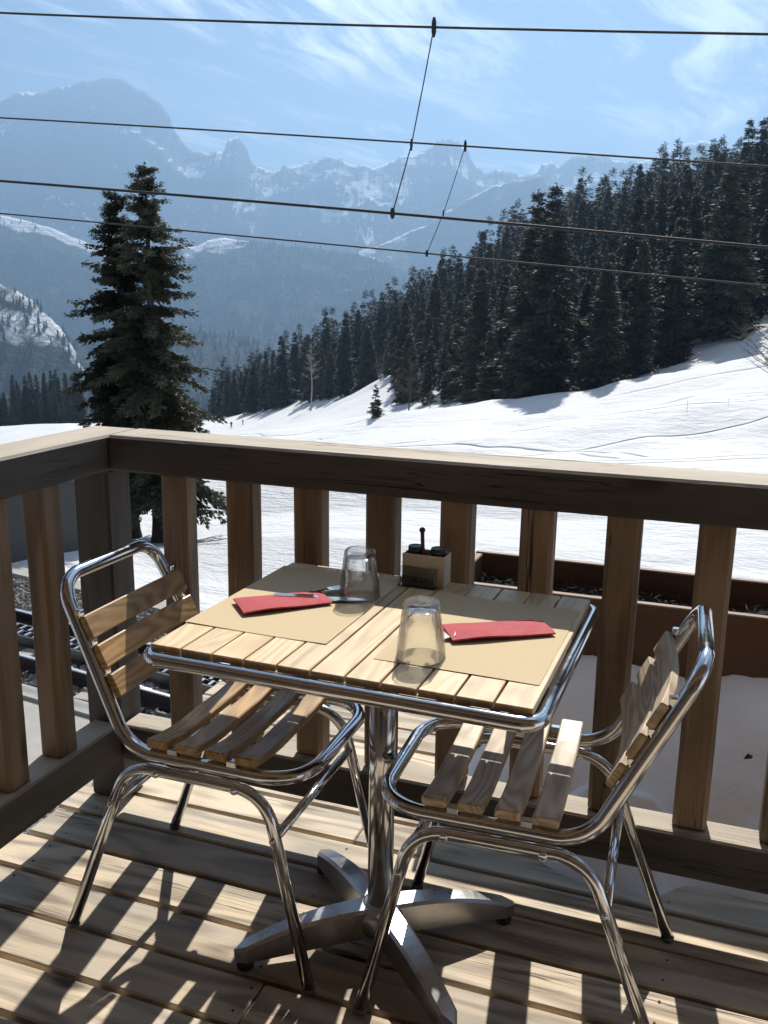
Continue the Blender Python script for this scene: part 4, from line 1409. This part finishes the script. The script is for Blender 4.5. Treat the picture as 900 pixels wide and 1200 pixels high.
def table():
    root = empty('bistro_table', (TX, TY, 0), TYAW)
    tag(root, 'square bistro table with wooden plank top, chrome edge and single column', 'table')
    n = 11
    p = TW / n
    for i in range(n):
        x = -TW / 2 + (i + .5) * p
        add('plank', beam_mesh('plank', TD, p - .0035, .013, M['table_wood'], bev=.0012, nx=3, wob=.0002), root, Matrix.Translation((x, 0, TZ - .0065)) @ Matrix.Rotation(math.pi / 2, 4, 'Z'))
    hw, hd = TW / 2 + .009, TD / 2 + .009
    fr = fillet([(-hw, -hd, .7115), (hw, -hd, .7115), (hw, hd, .7115), (-hw, hd, .7115)], .032, True, 8)
    add('table_frame', tube_mesh('table_frame', fr, .0132, M['chrome'], True, 16), root)
    for y in (-.17, .17):
        add('cross_brace', box_mesh('cross_brace', TW, .03, .012, M['black_metal'], .002), root, Matrix.Translation((0, y, .709)))
    add('top_plate', box_mesh('top_plate', .30, .30, .006, M['black_metal'], .002), root, Matrix.Translation((-.014, .022, .697)))
    col = (-.016, .024)
    add('column', lathe_mesh('column', [(.0265, .075), (.0265, .697)], M['chrome'], 32), root, Matrix.Translation((col[0], col[1], 0)))
    hub = add('base_hub', lathe_mesh('base_hub', [(.045, .045), (.052, .06), (.050, .088), (.042, .101), (.031, .106)], M['cast'], 24), root, Matrix.Translation((col[0], col[1], 0)))
    # four cast legs, arched on top, deep at the hub
    for k, a in enumerate((37, 143 - 4, 217 - 1, 318)):
        L = .305
        V, Fc = [], []
        st = 12
        for i in range(st + 1):
            t = i / st
            x = .02 + (L - .02) * t
            hw_ = .027 * (1 - t) + .0185 * t
            if t > .93: hw_ *= math.sqrt(max(.08, 1 - ((t - .93) / .07) ** 2))
            zt = .104 - .006 * t - .052 * t ** 2.4
            zb = .040 - .002 * t - .018 * t ** 1.2
            zb = min(zb, zt - .014)
            c = .006
            for (yy, zz) in ((-hw_, zb), (-hw_, zt - c), (-hw_ + c, zt), (hw_ - c, zt), (hw_, zt - c), (hw_, zb)): V.append((x, yy, zz))
        for i in range(st):
            for j in range(6):
                q = (j + 1) % 6
                Fc.append((i * 6 + j, i * 6 + q, (i + 1) * 6 + q, (i + 1) * 6 + j))
        Fc.append((5, 4, 3, 2, 1, 0)); Fc.append(tuple(st * 6 + j for j in range(6)))
        lg = add('base_leg', mesh_data('base_leg', V, Fc, M['cast']), root, Matrix.Translation((col[0], col[1], 0)) @ Matrix.Rotation(math.radians(a), 4, 'Z'))
        add('foot_pad', lathe_mesh('foot_pad', [(.016, 0.001), (.018, .006), (.015, .023)], M['black_rubber'], 14), lg, Matrix.Translation((L - .022, 0, 0)))


table()


def on_table(x, y, z=0.0, rz=0.0): return Matrix.Translation((x, y, TZ + z)) @ Matrix.Rotation(rz, 4, 'Z')


def placemat(cx, cyy, w, d, rz, label):
    nx, ny = 8, 10
    V, Fc = [], []
    g = random.Random(int(cx * 100))
    for k in (0, 1):
        for i in range(nx + 1):
            for j in range(ny + 1):
                u, v = i / nx - .5, j / ny - .5
                z = .0008 + .0009 * (1 + math.sin(5 * u + 3 * v + cx * 9)) * (abs(u) + abs(v))
                V.append((u * w, v * d, z - (.0005 if k else 0)))
    N1 = (nx + 1) * (ny + 1)
    for i in range(nx):
        for j in range(ny):
            a = i * (ny + 1) + j
            Fc.append((a, a + ny + 1, a + ny + 2, a + 1)); Fc.append((N1 + a + 1, N1 + a + ny + 2, N1 + a + ny + 1, N1 + a))
    o = add('placemat', mesh_data('placemat', V, Fc, M['mat_paper'], True), None, on_table(cx, cyy, 0, rz))
    tag(o, label, 'placemat', 'paper placemats')


placemat(.648, -.262, .290, .405, -.022, 'plain beige paper placemat before the chair at the corner post')
placemat(1.035, -.308, .285, .385, -.022, 'plain beige paper placemat before the chair with weathered slats')


def sleeve(x0, y0, x1, y1, w0, w1, label, flip):
    """folded red paper pocket lying on a placemat; runs from (x0,y0) to (x1,y1)"""
    L = math.hypot(x1 - x0, y1 - y0); a = math.atan2(y1 - y0, x1 - x0)
    mw = on_table((x0 + x1) / 2, (y0 + y1) / 2, .0022, a)
    root = empty('napkin_sleeve'); root.matrix_basis = mw
    tag(root, label, 'napkin', 'red napkin sleeves')
    def sheet(name, mat, lo, hi, wa, wb, off, z0, th, wave):
        nx, ny = 14, 5
        V, Fc = [], []
        for k in (0, 1):
            for i in range(nx + 1):
                for j in range(ny + 1):
                    t = i / nx
                    x = lo + (hi - lo) * t
                    w = wa + (wb - wa) * t
                    u = j / ny - .5
                    z = z0 + wave * (math.sin(3.4 * t + .6) + .35 * math.sin(9 * t + 2 * u)) + .0016 * (1 - (2 * u) ** 4) * (1 if name == 'front_fold' else .3)
                    V.append((x, off + u * w, max(z, .0006) - (th if k else 0)))
        N1 = (nx + 1) * (ny + 1)
        for i in range(nx):
            for j in range(ny):
                q = i * (ny + 1) + j
                Fc.append((q, q + ny + 1, q + ny + 2, q + 1)); Fc.append((N1 + q + 1, N1 + q + ny + 2, N1 + q + ny + 1, N1 + q))
        rim = [i * (ny + 1) for i in range(nx + 1)] + [nx * (ny + 1) + j for j in range(1, ny + 1)] + [i * (ny + 1) + ny for i in range(nx - 1, -1, -1)] + [j for j in range(ny - 1, 0, -1)]
        for p, q in zip(rim, rim[1:] + rim[:1]): Fc.append((p, N1 + p, N1 + q, q))
        return add(name, mesh_data(name, V, Fc, mat, False), root)
    sheet('back_fold', M['red_dark'], -L / 2 + .012, L / 2 - .012, w0, w1, .012, .0025, .0012, .0006)
    sheet('front_fold', M['red_paper'], -L / 2, L / 2, w0, w1 * .92, -.002, .0066, .0030, .0024)
    return root, mw


s1, m1 = sleeve(.556, -.362, .690, -.240, .086, .082, 'red paper napkin sleeve with fork and knife tips at its open end', False)
s2, m2 = sleeve(.975, -.350, 1.142, -.246, .078, .072, 'red paper napkin sleeve with white paper showing at its open end', True)
wp = add('paper_lining', mesh_data('paper_lining', [(-.112, -.026, .004), (-.088, -.026, .0105), (-.078, .018, .0105), (-.098, .026, .004), (-.112, -.026, .003), (-.088, -.026, .0095), (-.078, .018, .0095), (-.098, .026, .003)], [(0, 1, 2, 3), (7, 6, 5, 4), (0, 4, 5, 1), (1, 5, 6, 2), (2, 6, 7, 3), (3, 7, 4, 0)], M['white_paper']), s2)


def fork(mw, label):
    V, Fc = [], []
    def strip(pts, w, th=.0018):
        o = len(V)
        for (x, y, z), ww in zip(pts, w):
            for (dy, dz) in ((-ww, 0), (ww, 0), (ww, th), (-ww, th)): V.append((x, y + dy, z + dz))
        n = len(pts)
        for i in range(n - 1):
            for j in range(4):
                q = (j + 1) % 4
                Fc.append((o + i * 4 + j, o + i * 4 + q, o + (i + 1) * 4 + q, o + (i + 1) * 4 + j))
        Fc.append((o + 3, o + 2, o + 1, o)); Fc.append(tuple(o + (n - 1) * 4 + j for j in range(4)))
    strip([(-.10, 0, .004), (-.03, 0, .0045), (0, 0, .0065), (.012, 0, .007), (.022, 0, .0065)], [.006, .004, .0035, .009, .0115])
    for k in range(4):
        y = (k - 1.5) * .0062
        strip([(.022, y, .0065), (.045, y, .006), (.066, y * .96, .010)], [.0019, .0017, .001])
    o = add('fork', mesh_data('fork', V, Fc, M['steel']), None, mw)
    tag(o, label, 'fork')


def knife(mw, label):
    prof = [(-.11, .008, .006), (-.03, .008, .006), (-.02, .006, .003), (.0, .009, .0015), (.05, .0095, .0013), (.07, .006, .001), (.078, .001, .0008)]
    V, Fc = [], []
    for (x, w, h) in prof:
        for (y, z) in ((-w, 0), (w, 0), (w, h), (-w, h)): V.append((x, y, z + .0035))
    for i in range(len(prof) - 1):
        for j in range(4):
            q = (j + 1) % 4
            Fc.append((i * 4 + j, i * 4 + q, (i + 1) * 4 + q, (i + 1) * 4 + j))
    Fc.append((3, 2, 1, 0)); Fc.append(tuple((len(prof) - 1) * 4 + j for j in range(4)))
    o = add('knife', mesh_data('knife', V, Fc, M['steel']), None, mw)
    tag(o, label, 'knife')


a1 = math.atan2(.122, .134)
fork(on_table(.672, -.214, .003, a1 + .12), 'steel fork with its tines sticking out of the red napkin sleeve')
knife(on_table(.700, -.250, .003, a1 - .45), 'steel knife lying out of the red napkin sleeve beside the upturned glass')


def tumbler(x, y, label, s=1.0):
    ns = 45
    nf = 9
    def fr(th, amt):
        a = (th % (2 * math.pi / nf)) - math.pi / nf
        return (1 - amt) + amt * (math.cos(math.pi / nf) / math.cos(a))
    V, Fc = [], []
    outer = [(.0415, .0, 0), (.0425, .0015, 0), (.0418, .012, 0), (.0398, .034, 0), (.0385, .046, .0), (.0380, .050, 1.0), (.0355, .070, 1.0), (.0330, .090, 1.0), (.0318, .097, .8), (.0290, .1005, .2), (.018, .1010, 0), (.004, .0995, 0)]
    inner = [(.003, .0870, 0), (.022, .0870, 0), (.0280, .0850, 0), (.0300, .080, 0), (.0345, .050, 0), (.0385, .012, 0), (.0400, .0, 0)]
    rows = outer + inner
    for (r, z, f) in rows:
        for j in range(ns):
            th = 2 * math.pi * j / ns
            rr = r * fr(th, f)
            V.append((rr * math.cos(th) * s, rr * math.sin(th) * s, z * s))
    n = len(rows); no = len(outer)
    for i in range(n):
        if i == no - 1: continue
        k = (i + 1) % n
        for j in range(ns):
            q = (j + 1) % ns
            Fc.append((i * ns + j, i * ns + q, k * ns + q, k * ns + j))
    Fc.append(tuple((no - 1) * ns + j for j in range(ns)))
    Fc.append(tuple(no * ns + j for j in range(ns - 1, -1, -1)))
    o = add('drinking_glass', mesh_data('drinking_glass', V, Fc, M['glass'], False), None, on_table(x, y, .002))
    for p in o.data.polygons:
        p.use_smooth = True
    try:
        o.data.set_sharp_from_angle(angle=math.radians(28))
    except Exception:
        pass
    tag(o, label, 'glass', 'upturned tumblers')


tumbler(.748, -.200, 'upturned clear faceted tumbler beside the fork and condiment holder')
tumbler(.962, -.462, 'upturned clear faceted tumbler near the table edge by the white-lined napkin sleeve')


def condiments():
    x, y, rz = .846, -.058, -.03
    mw = on_table(x, y, .001, rz)
    root = empty('condiment_holder'); root.matrix_basis = mw
    tag(root, 'cream condiment holder box standing at the far edge of the table', 'holder')
    w, d, h, t = .094, .046, .068, .0035
    def side(nm, p0, p1, th, hh): beam(nm, p0, p1, th, hh, M['cream'], root, bev=.0012, nx=1)
    side('front_wall', (-w / 2, -d / 2, h / 2), (w / 2, -d / 2, h / 2), t, h)
    side('back_wall', (-w / 2, d / 2, h / 2), (w / 2, d / 2, h / 2), t, h)
    side('side_wall', (-w / 2 + t / 2, -d / 2 + t / 2 + .0004, h / 2 - .0006), (-w / 2 + t / 2, d / 2 - t / 2 - .0004, h / 2 - .0006), t, h)
    side('side_wall', (w / 2 - t / 2, -d / 2 + t / 2 + .0004, h / 2 - .0006), (w / 2 - t / 2, d / 2 - t / 2 - .0004, h / 2 - .0006), t, h)
    add('floor_plate', box_mesh('floor_plate', w - 2 * t, d - 2 * t, .004, M['black_metal'], .0005), root, Matrix.Translation((0, 0, .001)))
    for dx, who in ((-.0255, 'left'), (.0255, 'right')):
        j = empty('condiment_jar'); j.matrix_basis = mw @ Matrix.Translation((dx, 0, .0055))
        tag(j, 'small dark jar with black lid standing in the cream condiment holder', 'jar', 'jars in the condiment holder')
        add('jar_body', lathe_mesh('jar_body', [(.0155, 0), (.0165, .003), (.0165, .055), (.0145, .061)], M['acrylic'], 20), j)
        add('jar_filling', lathe_mesh('jar_filling', [(.014, .002), (.015, .045)], M['mill'], 16), j)
        add('lid', lathe_mesh('lid', [(.0158, .0615), (.0162, .064), (.0162, .0735), (.0148, .0755), (.012, .0745)], M['black_metal'], 24), j)
    m = empty('wooden_pestle'); m.matrix_basis = mw @ Matrix.Translation((-.006, .0, .006)) @ Matrix.Rotation(math.radians(-3), 4, 'Y')
    tag(m, 'thin reddish wooden stick with round knob standing in the condiment holder', 'stick')
    add('shaft', lathe_mesh('shaft', [(.0035, 0), (.0045, .004), (.0042, .105)], M['mill'], 14), m)
    add('knob', lathe_mesh('knob', [(.0035, .1045), (.0062, .107), (.0064, .113), (.003, .116)], M['black_metal'], 14), m)
    # clear stand with black lettering, leaning back
    mw2 = on_table(.836, -.098, .001, -.05)
    st = empty('menu_stand'); st.matrix_basis = mw2
    tag(st, 'small clear plastic stand with dense black lettering before the condiment holder', 'stand')
    til = Matrix.Rotation(math.radians(-16), 4, 'X')
    add('display_plate', box_mesh('display_plate', .086, .0018, .043, M['acrylic'], .0004), st, til)
    add('base_plate', box_mesh('base_plate', .086, .026, .0016, M['acrylic'], .0004), st, Matrix.Translation((0, .0105, 0)))
    V, Fc = [], []
    g = random.Random(12)
    def stroke(x, z, ln, wd, tilt):
        o = len(V)
        c, s = math.cos(tilt), math.sin(tilt)
        for (u, v) in ((-wd, -ln), (wd, -ln), (wd, ln), (-wd, ln)): V.append((x + u * c - v * s, -.0012, z + u * s + v * c))
        Fc.append((o, o + 1, o + 2, o + 3))
    xx = -.038
    while xx < .037:
        stroke(xx, .0155 + g.uniform(-.001, .001), .0082, .0007, g.uniform(-.25, .25))
        if g.random() < .75: stroke(xx + .002, .0155 + g.uniform(-.006, .006), .0022, .0006, math.pi / 2 + g.uniform(-.6, .6))
        if g.random() < .45: stroke(xx + .0015, .0155, .006, .0006, g.uniform(.3, .7))
        xx += g.uniform(.0030, .0044)
    add('lettering', mesh_data('lettering', V, Fc, M['ink']), st, til)


condiments()

# ------------------------------------------------------------------ unseen building added behind the terrace to block sky light
def added_chalet():
    root = empty('added_chalet', (1.0, -3.4, -3.6))
    tag(root, 'unseen dark timber front with wide eaves, added to block sky light', 'building')
    y = .0
    for k in range(24):
        z = .15 + k * .28
        o = beam('wall_board', (-5, y, z), (6, y, z), .06, .272, M['added_chalet_wood'], root, bev=.008, nx=1)
    for i, (x, z) in enumerate(((-2.6, 4.6), (.2, 4.6), (3.0, 4.6), (-2.6, 1.6), (3.0, 1.6))):
        w = add('window', box_mesh('window', 1.1, .05, 1.2, M['window_glass'], .004), root, Matrix.Translation((x, .06, z)))
        for (dx, dz, ww, hh) in ((-.56, 0, .09, 1.2), (.56, 0, .09, 1.2), (0, 0, .05, 1.2)):
            add('frame', box_mesh('frame', ww, .05, hh, M['rail'], .004), w, Matrix.Translation((dx, .03, dz)))
        add('sill', box_mesh('sill', 1.3, .12, .05, M['rail'], .004), w, Matrix.Translation((0, .05, -.055)))
    V = [(-5.8, -4, 8.9), (6.8, -4, 8.9), (6.8, 2.9, 6.4), (-5.8, 2.9, 6.4), (-5.8, -4, 9.1), (6.8, -4, 9.1), (6.8, 2.9, 6.6), (-5.8, 2.9, 6.6)]  # eaves stretched out over the deck to darken its shade
    add('added_roof', mesh_data('added_roof', V, [(0, 1, 2, 3), (7, 6, 5, 4), (0, 4, 5, 1), (1, 5, 6, 2), (2, 6, 7, 3), (3, 7, 4, 0)], M['added_chalet_wood']), root)
    for k in range(6):
        x = -4.8 + k * 2.1
        beam('rafter', (x, .05, 7.33), (x, 2.8, 6.35), .12, .16, M['added_chalet_wood'], root, bev=.006, nx=1)


added_chalet()

# ------------------------------------------------------------------ haze
def haze():
    m = bpy.data.materials.new('haze')
    m.use_nodes = True
    nt = m.node_tree
    nt.nodes.clear()
    out = nt.nodes.new('ShaderNodeOutputMaterial')
    v = nt.nodes.new('ShaderNodeVolumePrincipled')
    v.inputs['Density'].default_value = HAZE_D
    v.inputs['Color'].default_value = (.40, .65, 1.0, 1)
    v.inputs['Anisotropy'].default_value = .42
    nt.links.new(v.outputs[0], out.inputs['Volume'])
    a, z0, z1 = 15500, -330, 1420
    V = [(-a, -a, z0), (a, -a, z0), (a, a, z0), (-a, a, z0), (-a, -a, z1), (a, -a, z1), (a, a, z1), (-a, a, z1)]
    o = add('haze', mesh_data('haze', V, [(3, 2, 1, 0), (4, 5, 6, 7), (0, 1, 5, 4), (1, 2, 6, 5), (2, 3, 7, 6), (3, 0, 4, 7)], m))
    tag(o, 'thin bluish mountain haze filling the air', 'haze', kind='stuff')


HAZE_D = 2.05e-4
haze()
